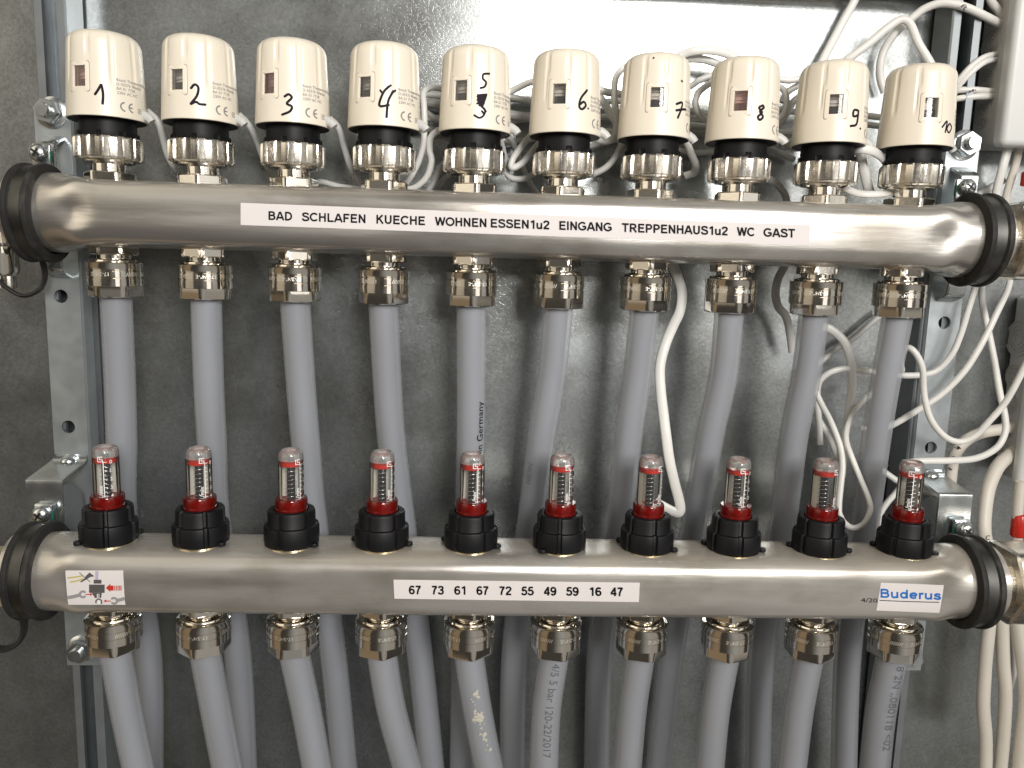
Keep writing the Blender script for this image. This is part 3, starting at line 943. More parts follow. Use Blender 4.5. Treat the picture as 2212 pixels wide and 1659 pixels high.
# reveal of the window
def cyl(r, a, z): return (r * math.sin(R(a)), -r * math.cos(R(a)), z - CZ)
arng = [-WIN_A + 1.5 * i for i in range(15)]
for zz in (WZ0, WZ1):
    cp.grid([[cyl(cap_r(zz), a, zz), cyl(cap_r(zz) - 2.6, a, zz)] for a in arng])
for aa in (-WIN_A, WIN_A):
    cp.grid([[cyl(cap_r(z), aa, z), cyl(cap_r(z) - 2.6, aa, z)] for z in zl[k0:k1 + 1]])
cap = cp.build('cap', CREAM, act, 40, recalc=False)
# raised frame of the window
fr = MB()
def frame_ring(half, z0, z1, rc, r_off):
    pts = []
    for (cx_, cz_, a0) in [(half - rc, z1 - rc, 0), (-half + rc, z1 - rc, 90), (-half + rc, z0 + rc, 180), (half - rc, z0 + rc, 270)]:
        for q in range(0, 91, 18):
            pts.append((cx_ + rc * math.cos(R(a0 + q)), cz_ + rc * math.sin(R(a0 + q))))
    return [cyl(cap_r(z) + r_off, math.degrees(s_ / 19.0), z) for s_, z in pts]
RINGS = [(5.75, 62.4, 77.6, 1.2, -.30), (5.7, 62.5, 77.5, 1.2, .22), (5.35, 62.9, 77.1, 1.0, .34), (3.7, 64.7, 75.7, .3, .28), (3.42, 65.1, 75.3, .2, -.9)]
fr.grid([frame_ring(*a) for a in RINGS], close_v=True)
wf = fr.build('window_frame', CREAMI, cap, 30)
gp = MB()
gp.grid([frame_ring(*a) for a in [(5.98, 62.15, 77.85, 1.3, .05), (5.65, 62.5, 77.5, 1.1, .05)]], close_v=True)
gp.build('frame_gap', mat('frame_gap', (.30, .22, .17), .6), cap, None)
pn = MB()
pn.grid([[cyl(cap_r(z) - .7, a, z) for z in (WZ0 + .1, WZ1 - .1)] for a in [-10.3 + 20.6 * i / 8 for i in range(9)]])
wp = pn.build('window_pane', PANE, cap, 40)
# what shows behind the pane: a ribbed grey piston over a black one
ind = MB()
ind.lathe([(13.2, 70.2 - CZ), (13.2, 71.0 - CZ), (12.4, 71.1 - CZ), (12.4, 71.6 - CZ), (13.4, 71.7 - CZ), (13.4, 73.2 - CZ), (12.6, 73.3 - CZ), (12.6, 73.8 - CZ), (13.8, 74 - CZ), (13.8, 78 - CZ)], 48)
ind.build('indicator_piston', STRIPE, act, 30)
ib = MB()
ib.lathe([(13.6, 62 - CZ), (13.6, 66.5 - CZ), (14.3, 66.6 - CZ), (14.3, 67.6 - CZ), (13.6, 67.7 - CZ), (13.6, 70.1 - CZ)], 48)
ib.build('indicator_housing', BLACK, act, 30)
# cable gland at the lower rear edge
gl = MB()
ga = R(103)
gd = Vector((math.sin(ga), -math.cos(ga), 0))
gl.tube([gd * 18.0 + Vector((0, 0, 25.0)), gd * 20.5 + Vector((0, 0, 24.6)), gd * 23 + Vector((0, 0, 23.0)), gd * 24.2 + Vector((0, 0, 21.4))], 2.7, 2.2, 14, 0, True, lambda u: 1 - .15 * u)
gl.build('cable_gland', CABLEG, act, 50)
# printing on the cap
def oncap(s_, z, off=.07):
    a = s_ / 19.2
    r = cap_r(z) + off
    return (r * math.sin(a), -r * math.cos(a), z - CZ)
pt = Flat()
S0 = 55 / 57.3 * 19.2
for body, z in [('Bosch Thermotechnik GmbH', 69.0), ('D-35576 Wetzlar', 66.8), ('BA 01 7738', 64.6), ('230V AC NC', 62.4)]:
    pt.text(body, S0, z, 1.45, .012)
for q, k in ((0, 0), (4.3, 1)):
    cx_ = S0 + 3.6 + q
    pt.arc(cx_, 56.3, 2.15, 95, 265, .8)
    if k: pt.stroke([(cx_ - 2.1, 56.3), (cx_ - .3, 56.3)], .8, smooth=False)
cx_ = S0 + 12.4
for a_, b_, c_, e_ in [(-1.3, -1.3, 1.3, -.95), (-1.3, .95, 1.3, 1.3), (-1.3, -.95, -.95, .95), (.95, -.95, 1.3, .95), (-.45, -.45, .45, .45)]:
    pt.rect(cx_ + a_, 55.5 + b_, cx_ + c_, 55.5 + e_)
pt.build('printed_text', GREYINK, cap, oncap, 1)

# handwritten numbers: strokes traced in the picture, laid onto each cap
Z1 = lambda l: [(x * .26452, y * .26452) for x, y in l]
Z2 = lambda l: [(493.7 + x * .26452, y * .26452) for x, y in l]
Z3 = lambda l: [(987.5 + x * .26452, y * .26452) for x, y in l]
Z4 = lambda l: [(1371.5 + x * .23149, 54.86 + y * .23149) for x, y in l]
Z5 = lambda l: [(1663.4 + x * .26452, y * .26452) for x, y in l]
HW = [
    [Z1([(775, 772), (800, 735), (826, 690)]), Z1([(828, 690), (842, 770), (838, 850)])],
    [Z1([(1558, 722), (1590, 690), (1620, 716), (1608, 782), (1556, 850)]), Z1([(1556, 850), (1600, 832), (1630, 850), (1680, 855)])],
    [Z2([(455, 790), (490, 770), (516, 798), (476, 845), (517, 870), (500, 910), (435, 938)])],
    [Z2([(1310, 705), (1262, 760), (1232, 862), (1312, 858)]), Z2([(1345, 742), (1303, 830), (1290, 960)]), Z2([(1255, 760), (1238, 735)]), Z2([(1300, 712), (1328, 695)]), Z2([(1330, 760), (1365, 738)])],
    [Z3([(265, 602), (216, 606), (210, 642), (236, 672), (224, 708), (188, 720)]),
     Z3([(165, 778), (243, 772)]), Z3([(163, 790), (240, 785)]), Z3([(166, 803), (236, 798)]), Z3([(162, 818), (232, 812)]), Z3([(170, 832), (226, 828)]), Z3([(160, 846), (222, 842)]), Z3([(178, 862), (216, 856)]),
     Z3([(196, 868), (228, 900), (214, 944), (180, 962), (138, 940)]), Z3([(206, 872), (236, 912)]), Z3([(200, 905), (222, 935)])],
    [Z3([(1062, 735), (1012, 800), (997, 868), (1020, 892), (1050, 862), (1034, 832), (1002, 852)]), Z3([(1066, 884), (1072, 888)])],
    [Z3([(1788, 850), (1836, 838), (1832, 882), (1800, 965)]), Z3([(1786, 902), (1828, 895), (1866, 893)]), Z3([(1830, 660), (1840, 665)]), Z3([(1602, 471), (1607, 474)])],
    [Z4([(1197, 745), (1158, 768), (1186, 812), (1148, 852), (1166, 882), (1194, 850), (1166, 802), (1202, 768), (1190, 743)])],
    [Z5([(718, 902), (686, 900), (680, 948), (715, 940), (722, 902), (706, 1012), (655, 1030)]), Z5([(733, 1048), (740, 1053)])],
    [Z5([(1404, 1040), (1445, 990), (1430, 1082)]), Z5([(1466, 1008), (1481, 1040), (1460, 1084), (1444, 1050), (1462, 1010)])],
]
def cap_hit(i, px, py):
    """local (arc, height) on the cap i that the picture position looks at"""
    c0 = Vector((50 * (i - 4.5), 0, 0))
    d = (M3 @ Vector(((px - 1106) / FPX, -(py - 829.5) / FPX, -1))).normalized()
    o = CAM - c0
    r = 19.3
    for _ in range(4):
        A_ = d.x * d.x + d.y * d.y; B_ = 2 * (o.x * d.x + o.y * d.y); C_ = o.x * o.x + o.y * o.y - r * r
        D_ = max(0, B_ * B_ - 4 * A_ * C_)
        t = (-B_ - math.sqrt(D_)) / (2 * A_)
        p = o + d * t
        r = cap_r(p.z)
    return (math.atan2(p.x, -p.y) - R(ROTS[i])) * 19.2, p.z
LBL = ['cream actuator head with pink window handwritten 1', 'cream actuator head handwritten 2', 'cream actuator head with pinkish window handwritten 3', 'cream actuator head with a smudged handwritten 4',
       'cream actuator head with a 5 above a scribbled out 5', 'cream actuator head handwritten 6 with a dot', 'cream actuator head handwritten 7 with a crossbar', 'cream actuator head with rosy window handwritten 8',
       'cream actuator head handwritten 9 with a dot', 'cream actuator head handwritten 10']
for i in range(10):
    a = act if i == 0 else copy_tree(act)
    a.location = Vector((50 * (i - 4.5), 0, CZ)) * S
    a.rotation_euler = (0, 0, R(ROTS[i]))
    tag(a, LBL[i], 'actuator', 'thermal actuator heads on the upper bar')
ACTS = [o for o in COL.objects if o.type == 'EMPTY' and o.name.startswith('actuator')]
ACTS.sort(key=lambda o: o.location.x)
for i, a in enumerate(ACTS):
    capo = [c_ for c_ in a.children if c_.name.startswith('cap')and 'cable' not in c_.name][0]
    hw = Flat()
    for st_ in HW[i]:
        hw.stroke([cap_hit(i, *p) for p in st_], (1.25 if len(st_) > 2 else 1.1) if i not in (4, 9) else (1.1 if i == 4 else .95))
    hw.build('handwritten_number', PEN, capo, lambda s_, z: oncap(s_, z, .10), 1)
    if i in (0, 2, 7):
        for ch in capo.children:
            if ch.name.startswith('window_pane'):
                ch.data = ch.data.copy(); ch.data.materials[0] = PANEP

# ================================================================== compression fittings (ten under each bar)
fit = empty('compression_fitting', (0, 0, 0))
h_ = MB()
h_.lathe([(8.7, -16.0), (8.7, -17.3)], 40, None, (False, False))
h_.lathe([(11.0, -17.0), (11.3, -17.4), (11.3, -21.6), (10.8, -22.2)], 72, hexr(12.7))
h_.lathe([(8.9, -22.0), (8.9, -25.4)], 40, None, (False, False))
h_.build('hex_nipple', NICKEL, fit, 28)
u_ = MB()
u_.lathe([(9.0, -24.2), (11.6, -24.5), (12.4, -25.0), (12.6, -25.6), (12.3, -25.9), (14.4, -26.1), (14.9, -26.5), (14.6, -27.1), (14.55, -30.3), (14.15, -30.5), (14.15, -30.8), (14.55, -31.0), (14.55, -34.2), (14.15, -34.4), (14.15, -34.7), (14.55, -34.9), (14.5, -39.2)], 72, None, (False, False))
u_.lathe([(14.5, -39.2), (13.05, -39.5), (13.05, -44.0), (12.8, -45.0), (12.2, -45.5), (8.4, -45.6)], 72, lambda t, r, z, k: (min(r / math.cos(R((math.degrees(t) + 30) % 60 - 30)), 14.5) if 1 <= k <= 3 else r), (False, False))
u_.build('union_nut', NICKEL, fit, 26)
e_ = Flat()
for q in range(3):
    e_.text('17-3/4"-E', q * 30.5, 0, 2.0, .01)
    for k in range(7): e_.stroke([(q * 30.5 + 15 + k * 1.0, 0), (q * 30.5 + 15.8 + k * 1.0, 1.9)], .35, smooth=False)
EM = mat('engraved_nickel', (.86, .82, .74), .5, 1)
e_.build('engraved_text', EM, fit, lambda s_, z: (-14.62 * math.sin(s_ / 14.6), -14.62 * math.cos(s_ / 14.6), -31.7 - z), 1)
FR_U = [12, 40, 25, -10, 34, 48, 30, 34, 4, 8]
FR_L = [-8, 25, 12, 40, -20, 46, 44, 22, 30, 48]
first = True
for bar, rots in (('upper', FR_U), ('lower', FR_L)):
    for i in range(10):
        f_ = fit if first else copy_tree(fit)
        first = False
        p = Vector((50 * (i - 4.5), 0, 1.0)) if bar == 'upper' else low(i)
        f_.location = p * S
        f_.rotation_euler = (0, 0, R(rots[i]))
        nm = f'{i + 1}'
        tag(f_, f'nickel compression fitting under the {bar} bar, ' + (f'straight below the actuator marked {nm}' if bar == 'upper' else f'in line with the actuator marked {nm}'), 'pipe fitting', f'compression fittings under the {bar} bar')

# ================================================================== pipes
UPP = [
    [(253.5, 655), (258.7, 812), (262.8, 951), (267, 1124), (318, 1400), (324, 1680)],
    [(446, 673), (451, 829), (457.6, 951), (467, 1124), (512, 1400), (528, 1680)],
    [(641.6, 673), (648.6, 812), (660, 951), (677, 1124), (718, 1400), (746, 1680)],
    [(831, 685), (836, 812), (846, 951), (868, 1124), (905, 1400), (935, 1680)],
    [(1018.5, 690), (1018, 812), (1017, 951), (1012, 1124), (1003, 1400), (998, 1680)],
    [(1201, 695), (1192, 812), (1171, 940), (1150, 1100), (1112, 1400), (1106, 1680)],
    [(1386, 695), (1376, 812), (1358, 940), (1336, 1130), (1297, 1400), (1288, 1680)],
    [(1577, 695), (1562, 812), (1534, 940), (1500, 1130), (1452, 1400), (1420, 1680)],
    [(1755, 700), (1741, 812), (1715, 940), (1690, 1130), (1646, 1400), (1636, 1680)],
    [(1932, 702), (1912, 826), (1895, 930), (1868, 1132), (1832, 1400), (1822, 1680)],
]
UY = [1, 4, 8, 17, 27, 30]
LOP = [
    [(260, 1432), (272, 1531), (300, 1664), (318, 1730)], [(452, 1432), (466, 1531), (491, 1660), (506, 1730)], [(648, 1437), (661, 1530), (685, 1659), (700, 1730)],
    [(828.7, 1437), (845, 1530), (880, 1659), (898, 1730)], [(1016, 1437), (1031, 1530), (1056, 1659), (1070, 1730)], [(1192, 1437), (1181, 1530), (1175, 1659), (1172, 1730)],
    [(1376, 1437), (1366, 1530), (1355, 1659), (1350, 1730)], [(1556.7, 1440), (1545.6, 1531), (1533, 1659), (1526, 1730)], [(1735, 1442), (1725.7, 1531), (1710, 1659), (1702, 1730)], [(1916, 1442), (1903, 1537), (1890, 1659), (1884, 1730)],
]
ORD = ['first', 'second', 'third', 'fourth', 'fifth', 'sixth', 'seventh', 'eighth', 'ninth', 'tenth']
def ptext(o, path, r, body, s0, h, ang, flipd=False, mat_=PIPEINK, bold=.0):
    """text running along a pipe (path: points, s0: start in mm along it), on the side ang (degrees from the viewer side)"""
    P = [Vector(p) for p in path]
    cum = [0]
    for a, b_ in zip(P, P[1:]): cum.append(cum[-1] + (b_ - a).length)
    def fn(s_, v):
        s2 = s0 - s_ if flipd else s0 + s_
        k = 0
        while k < len(cum) - 2 and cum[k + 1] < s2: k += 1
        u = (s2 - cum[k]) / max(1e-6, cum[k + 1] - cum[k])
        c = P[k].lerp(P[k + 1], u)
        t = (P[k + 1] - P[k]).normalized()
        a = R(ang) + (v - h / 2) / r * (1 if flipd is False else -1)
        f1 = (Vector((0, -1, 0)) - t * Vector((0, -1, 0)).dot(t)).normalized()
        f2 = t.cross(f1)
        if f2.x < 0: f2 = -f2
        return c + (f1 * math.cos(a) + f2 * math.sin(a)) * (r + .08)
    f_ = Flat(); f_.text(body, 0, 0, h, bold, None)
    f_.build('printed_text', mat_, o, fn, 1)
for i in range(10):
    x = 50 * (i - 4.5)
    pts = [Vector((x, 0, -38)), Vector((x, 0, -47))]
    for (px, py), y in zip(UPP[i], UY):
        if py < 720 and (at(px, py, y) - pts[-1]).length < 6: continue
        pts.append(at(px, py, y))
    pts.append(pts[-1] + (pts[-1] - pts[-2]).normalized() * 90)
    path = spline(pts, 10)
    t_ = MB(); t_.tube(path, 8.5, None, 28)
    o = t_.build('heating_pipe', PIPE, None, 60)
    t_ = MB(); t_.tube(path, 5.9, None, 20); t_.build('inner_wall', PIPEIN, o, 60)
    tag(o, f'milky pipe hanging from the upper bar, below the actuator marked {i + 1}', 'pipe', 'plastic pipes from the upper bar')
    if i == 4: ptext(o, path, 8.5, 'made in Germany', 108, 4.4, 40, True, INK, .012)
    if i == 5: ptext(o, path, 8.5, 'FALIEN', 100, 3.2, -38, False)
    x, y, z = low(i)
    pts = [Vector((x, y, z - 38)), Vector((x, y, z - 46))] + [at(px, py, LY + k * .5) for k, (px, py) in enumerate(LOP[i]) if k]
    pts.append(pts[-1] + (pts[-1] - pts[-2]).normalized() * 90)
    path = spline(pts, 10)
    t_ = MB(); t_.tube(path, 8.5, None, 28)
    o = t_.build('heating_pipe', PIPE, None, 60)
    t_ = MB(); t_.tube(path, 5.9, None, 20); t_.build('inner_wall', PIPEIN, o, 60)
    tag(o, f'milky pipe from the lower bar' + {4: ' spotted with plaster', 5: ' printed in faded black', 9: ' printed along its front'}.get(i, '') + f', under the actuator marked {i + 1}', 'pipe', 'plastic pipes from the lower bar')
    if i == 5: ptext(o, path, 8.5, '4/5 5 bar 120-22/2017', 11, 4.6, 4, False)
    if i == 9: ptext(o, path, 8.5, '8 2N „080118 <02', 11, 5.0, 10, False)
    if i == 4:
        random.seed(3)
        sp_ = MB()
        for k in range(48):
            u = random.gauss(.37, .075)
            q = int(min(len(path) - 2, max(12, 8 + u * 34)))
            c = path[q].lerp(path[q + 1], random.random())
            a = R(random.gauss(8 + (u - .4) * 40, 11))
            rr = random.choice((.35, .5, .6, .9, 1.3, 1.6))
            base = c + Vector((math.sin(a) * 8.5, -math.cos(a) * 8.5, 0))
            nn = Vector((math.sin(a), -math.cos(a), 0)); tx = Vector((math.cos(a), math.sin(a), 0))
            ring = [base + (tx * math.cos(g) + Vector((0, 0, 1)) * math.sin(g)) * rr * random.uniform(.6, 1.35) - nn * .15 for g in [2 * math.pi * w_ / 7 for w_ in range(7)]]
            n0 = len(sp_.v); sp_.v += [tuple(v_) for v_ in ring] + [tuple(base + nn * .3)]
            sp_.f += [(n0 + w_, n0 + (w_ + 1) % 7, n0 + 7) for w_ in range(7)]
        sp_.build('plaster_splashes', PLASTER, o, None)

# ================================================================== flow meters on the lower bar
fm = empty('flow_meter', (0, 0, 0))
g = MB(); g.lathe([(14.0, -.8), (14.2, .6), (13.4, 1.2)], 60); g.build('seat_ring', BRASS, fm, 40)
def collar():
    k = MB()
    def slot(t, r, z, q):
        a = math.degrees(t) % 60
        a = a - 60 if a > 30 else a
        return r - (1.5 if abs(a) < 3.1 and 1 <= q <= 8 else 0)
    k.lathe([(14.2, .5), (14.9, 1.0), (15.1, 4.0), (15.0, 10.6), (14.6, 11.5), (13.3, 11.9), (13.0, 12.4), (12.9, 18.8), (12.4, 20.0), (11.4, 20.4), (9.6, 20.4), (9.5, 17.0)], 120, slot, (True, False))
    return k
g = collar(); g.build('lock_ring', BLACK, fm, 32)
for sx in (1, -1):
    ear0 = MB()
    ear0.lathe([(2.0, 1.0), (2.2, 1.4), (2.2, 2.6), (1.9, 3.0)], 20, None, origin=(sx * 15.8, 0, 0))
    ear0.build('locking_ear', BLACK, fm, 40)
g = MB(); g.lathe([(8.9, 17.0), (8.9, 20.9), (8.55, 21.3), (8.55, 22.4), (8.75, 22.6), (8.75, 25.9), (8.4, 26.6), (6.9, 26.7)], 48, None, (False, False)); red = g.build('red_ring', REDCLEAR, fm, 40)
g = MB(); g.lathe([(7.9, 17.0), (7.9, 24.5), (7.2, 25.6)], 40, None, (True, True)); g.build('red_core', mat('deep_red', (.30, .012, .010), .3), red, 40)
g = MB()
g.lathe([(6.85, 24.0), (6.85, 48.2)], 48, None, (False, False))
gb = g.build('sight_glass', GLASS, fm, 50)
g = MB()
g.lathe([(6.85, 48.25), (6.85, 49.4), (6.6, 51.4), (5.9, 53.1), (4.9, 53.8), (4.4, 53.3), (3.7, 51.4), (.2, 51.0)], 48, None, (False, False))
g.build('glass_top', GLASST, gb, 50)
g = MB(); g.lathe([(5.5, 26), (5.5, 49.0), (4.6, 50.2), (.2, 50.5)], 40, None, (False, False)); g.build('inner_tube', GLASSI, gb, 50)
g = MB()
g.grid([[(6.2 * math.sin(R(a)), -6.2 * math.cos(R(a)), z) for z in (26, 44.6)] for a in range(100, 261, 10)])
g.build('rear_haze_sheet', clear_plastic('rear_haze', (.96, .96, .94), .2, .85, (.80, .78, .70), 1.05), gb, 50)  # added pale sheet that lightens the tube interior behind the rod
g = MB(); g.lathe([(6.0, 45.0), (6.1, 45.3), (6.1, 46.6), (5.6, 47.0), (2.0, 47.2)], 40); g.build('red_disc', RED, fm, 40)
g = MB(); g.lathe([(2.2, 25), (2.2, 45.2)], 20); g.lathe([(1.7, 47.0), (1.7, 49.2)], 20); g.build('float_rod', BLACK, fm, 40)
g = MB()
hp = []
for q in range(0, 8 * 24 + 1):
    t = 2 * math.pi * q / 24
    hp.append((2.9 * math.sin(t), -2.9 * math.cos(t), 25.5 + 19 * q / (8 * 24)))
g.tube(hp, .13, None, 6); g.build('spring', mat('spring_wire', (.7, .7, .7), .25, 1), fm, 60)
sc = Flat()
sc.rect(-.22, 26.6, .22, 46.6)
for q in range(9):
    z_ = 46.2 - q * 2.35
    sc.rect(.22, z_ - .16, 1.75 if q % 2 == 0 else 1.2, z_ + .16)
for q in range(5):
    sc.text(str(q), 3.1, 45.2 - q * 4.7, 2.0, .01)
sc.text('L/min', -.7, 26.4, 2.1, .02, None, R(90))
for a_, b_, c_, e_ in [(-2.9, 46.3, -2.5, 49.3), (-2.9, 46.3, -.1, 46.7), (-2.9, 48.9, -.1, 49.3), (-.5, 46.3, -.1, 47.8), (-1.9, 47.5, -.1, 47.85), (-1.9, 47.5, -1.55, 48.9)]:
    sc.rect(a_, b_, c_, e_)
sc.build('scale_print', WHITEINK, gb, lambda s_, z: (6.92 * math.sin(s_ / 6.9), -6.92 * math.cos(s_ / 6.9), z), 1)
FROT = [14.7, 44.7, 57.5, 53, 26.7, 35, 51, 15, 44, -17.6]
FPH = [18.7, 29.8, 48.3, 36, 27.6, -6, 5.7, -2.4, 2, 10]
EAR = [-50, 60, 62, 77, 70, -41, 62, 70, 74, 62]
EARO = {}
for i in range(10):
    f_ = fm if i == 0 else copy_tree(fm)
    p = low(i)
    f_.location = Vector((p.x, p.y, p.z + 17.5)) * S
    f_.rotation_euler = (0, 0, R(FROT[i]))
    for ch in f_.children:
        if ch.name.startswith('lock_ring'): ch.rotation_euler = (0, 0, R(FPH[i] - FROT[i]))
        if ch.name.startswith('locking_ear'): ch.rotation_euler = (0, 0, R(EAR[i] - 90 - FROT[i]))
    tag(f_, f'clear red ringed flow meter on the lower bar, below the actuator marked {i + 1}', 'flow meter', 'flow meters on the lower bar')

# ================================================================== wiring boxes
def wiring_box(loc, size, label, knobs, lidt):
    """loc: left-bottom-back corner; left wall with knock-out rings faces the manifold"""
    w, d, h = size
    r = empty('wiring_box', loc, 0, label, 'junction box', 'wiring boxes')
    m = MB(); m.box((w / 2, -d / 2, h / 2), (w, d, h), 4.0, None, 4); bo = m.build('box_body', BOXG, r, 40)
    l = MB(); l.box((w / 2 - 1, -d - lidt / 2 + .2, h / 2), (w + 3, lidt, h + 4), 3.6, None, 4); l.build('lid', BOXW, r, 40)
    for (y, z, rad) in knobs:
        k = MB()
        pr = []
        for a in (1.0, .78, .56, .34):
            pr += [(rad * a, 0), (rad * a - .15, .7), (rad * a - .7, .7), (rad * a - .85, 0)]
        k.lathe([(a, b_) for a, b_ in pr], 32, None, (False, True), axis='x')
        k.v = [(-.02 - vx, vy + y, vz + z) for vx, vy, vz in k.v]
        k.build('knockout_ring', BOXG, r, 40)
    return r
wiring_box((291, 57, 60), (120, 27, 160), 'light grey wiring box above the thick hanging cables, near actuator 10',
           [(-12, 62, 8.5), (-12, 40, 8.0), (-12, 20, 8.0), (-12, 84, 8.5), (-12, 106, 8)], 11)
wiring_box((334, 57, -152), (110, 20, 121), 'grey wiring box low down behind the loops of white cable', [(-9, 93, 12), (-9, 68, 8), (-9, 50, 7), (-9, 33, 7), (-9, 15, 7)], 9)

# ================================================================== cables
CN = []
def cable(label, pts, Y, rx=1.75, ry=None, m=CABLE, tw=None, name='cable', grp='white cables', n=9, txt=None):
    if not isinstance(Y, (list, tuple)): Y = [Y] * len(pts)
    if len(Y) != len(pts):
        Y = [Y[0] + (Y[-1] - Y[0]) * k / (len(pts) - 1) for k in range(len(pts))]
    path = spline([at(px, py, y) for (px, py), y in zip(pts, Y)], n)
    b_ = MB()
    b_.tube(path, rx, ry or rx, 14, tw if tw is not None else 0.0)
    o = b_.build(name, m, None, 60)
    tag(o, label, 'cable', grp)
    CN.append(o)
    return o, path
G = CABLEG
# leads of the first actuators
cable('grey lead dropping from the actuator marked 1 to behind valve 2', [(318, 240), (340, 262), (352, 300), (362, 335), (380, 366), (405, 388), (440, 396)], [17, 17, 19, 22, 24, 24, 24], 1.9, 1.6, G)
cable('grey lead dropping from the actuator marked 2 to behind valve 3', [(516, 248), (536, 268), (553, 300), (570, 345), (588, 374), (615, 395), (650, 404)], [17, 17, 19, 22, 24, 24, 24], 1.8, 1.6, G)
cable('grey lead dropping from the actuator marked 3 to behind valve 4', [(712, 256), (731, 276), (744, 320), (760, 368), (785, 403), (815, 412)], [17, 17, 19, 22, 24, 25], 1.8, 1.6, G)
cable('short grey cable lying on the upper bar between valves 3 and 4', [(672, 396), (695, 393), (730, 402), (765, 406), (800, 408)], [26, 25, 24, 24, 24], 1.7, None, G)
cable('white cable hanging straight down close beside the actuator marked 4', [(954, 192), (932, 189), (915, 200), (916, 232), (917, 270), (914, 312), (903, 352), (882, 389), (858, 408)], [34, 28, 18, 14, 14, 15, 18, 22, 25], 1.8, None, CABLE)
cable('white cable curling down in front of valve 5 from behind its head', [(958, 279), (944, 284), (930, 298), (928, 324), (932, 350), (922, 382), (899, 404), (872, 411)], [16, 15, 16, 17, 18, 20, 23, 25], 1.9, None, CABLE)
cable('upper grey cable crossing the gap between heads 4 and 5', [(880, 224), (915, 221), (950, 224), (1000, 222)], 40, 2.2, 1.8, G)
cable('lower grey cable crossing the gap between heads 4 and 5', [(890, 236), (918, 242), (935, 254), (955, 262), (1000, 268)], 42, 2.0, None, G)
cable('shaded grey cable rising behind the neck of valve 5', [(925, 412), (936, 396), (946, 372), (960, 352), (1000, 330)], [30, 30, 32, 34, 36], 1.8, None, G)
cable('second shaded grey cable under the nut of valve 5', [(946, 405), (958, 388), (975, 374), (1000, 360)], [34, 34, 36, 38], 1.6, None, G)
# between 5 and 6
cable('white cable rising between heads 5 and 6 to the brightly lit sheet', [(1085, 204), (1107, 196), (1128, 185), (1152, 176), (1190, 172)], [40, 40, 38, 36, 36], 1.9, None, CABLE)
cable('grey cable just below the rising one between heads 5 and 6', [(1080, 205), (1107, 210), (1146, 220), (1190, 232)], 42, 1.9, None, G)
cable('double grey cable low between heads 5 and 6', [(1080, 246), (1107, 248), (1146, 255), (1190, 262)], 40, 2.5, 1.8, G)
cable('flat cable stub under the rim of head 5', [(1076, 282), (1079, 300), (1085, 326), (1090, 350), (1095, 372)], [22, 22, 24, 26, 28], 2.3, 1.4, G)
cable('white cable looped into a hairpin left of valve 6', [(1160, 280), (1146, 293), (1126, 317), (1107, 345), (1106, 362), (1128, 352), (1150, 326), (1170, 303)], [26, 24, 20, 17, 17, 19, 24, 28], 1.9, None, CABLE)
cable('cable sagging under valves 5 and 6 like a hammock', [(1078, 352), (1089, 368), (1106, 385), (1135, 385), (1158, 371), (1180, 355)], [28, 24, 22, 22, 24, 28], 1.8, None, G)
cable('dim cable slanting down to the bar left of valve 6', [(1090, 294), (1106, 304), (1121, 340), (1134, 372), (1147, 398), (1164, 424)], [40, 40, 42, 42, 42, 42], 1.6, None, G)
# between 6 and 7
cable('white cable loop hugging the left side of head 7', [(1352, 144), (1340, 153), (1329, 173), (1327.5, 211), (1331, 250), (1329, 286), (1314, 305), (1287, 301), (1270, 292)], [22, 20, 17, 16, 16, 17, 20, 24, 28], 1.9, None, CABLE)
cable('short white cable above the crossing between heads 6 and 7', [(1285, 188), (1304, 197), (1324, 201), (1350, 204)], 34, 2.2, None, CABLE)
cable('white cable crossing downward between heads 6 and 7', [(1290, 205), (1304, 220), (1316, 242), (1327, 260), (1345, 284)], [36, 34, 33, 32, 34], 2.2, 1.8, CABLE)
cable('white cable swinging from head 7 down to valve 6', [(1352, 292), (1344, 308), (1331, 336), (1310, 361), (1283, 375), (1255, 380)], [22, 20, 19, 20, 24, 28], 1.9, None, CABLE)
# between 7 and 8
cable('top cable arch over the gap between heads 7 and 8', [(1440, 138), (1475, 118), (1501, 110), (1535, 109), (1570, 116), (1600, 132)], [36, 34, 32, 32, 34, 36], 2.6, 1.7, CABLE)
cable('second cable arch under the top one between heads 7 and 8', [(1440, 146), (1478, 129), (1515, 128), (1545, 136), (1580, 152)], [40, 38, 38, 38, 40], 2.4, 1.7, G)
cable('cable rising towards head 8 below the two arches', [(1460, 200), (1494, 185), (1510, 174), (1535, 164), (1565, 158)], [38, 36, 34, 34, 36], 1.9, None, G)
cable('white cable ring peeping out left of head 8', [(1545, 172), (1529, 184), (1511, 198), (1502, 221), (1509, 244), (1523, 258), (1545, 266)], [26, 24, 20, 19, 20, 23, 27], 1.9, None, CABLE)
cable('grey cable behind the rim of head 7 near the dark gap', [(1470, 268), (1494, 270), (1522, 273), (1560, 276)], 38, 1.9, None, G)
cable('flat white cable hanging under head 7 with its end turned up', [(1474, 280), (1483, 306), (1493, 332), (1502, 354), (1500, 372), (1480, 380)], [20, 18, 18, 20, 26, 30], 2.5, 1.3, CABLE, .9)
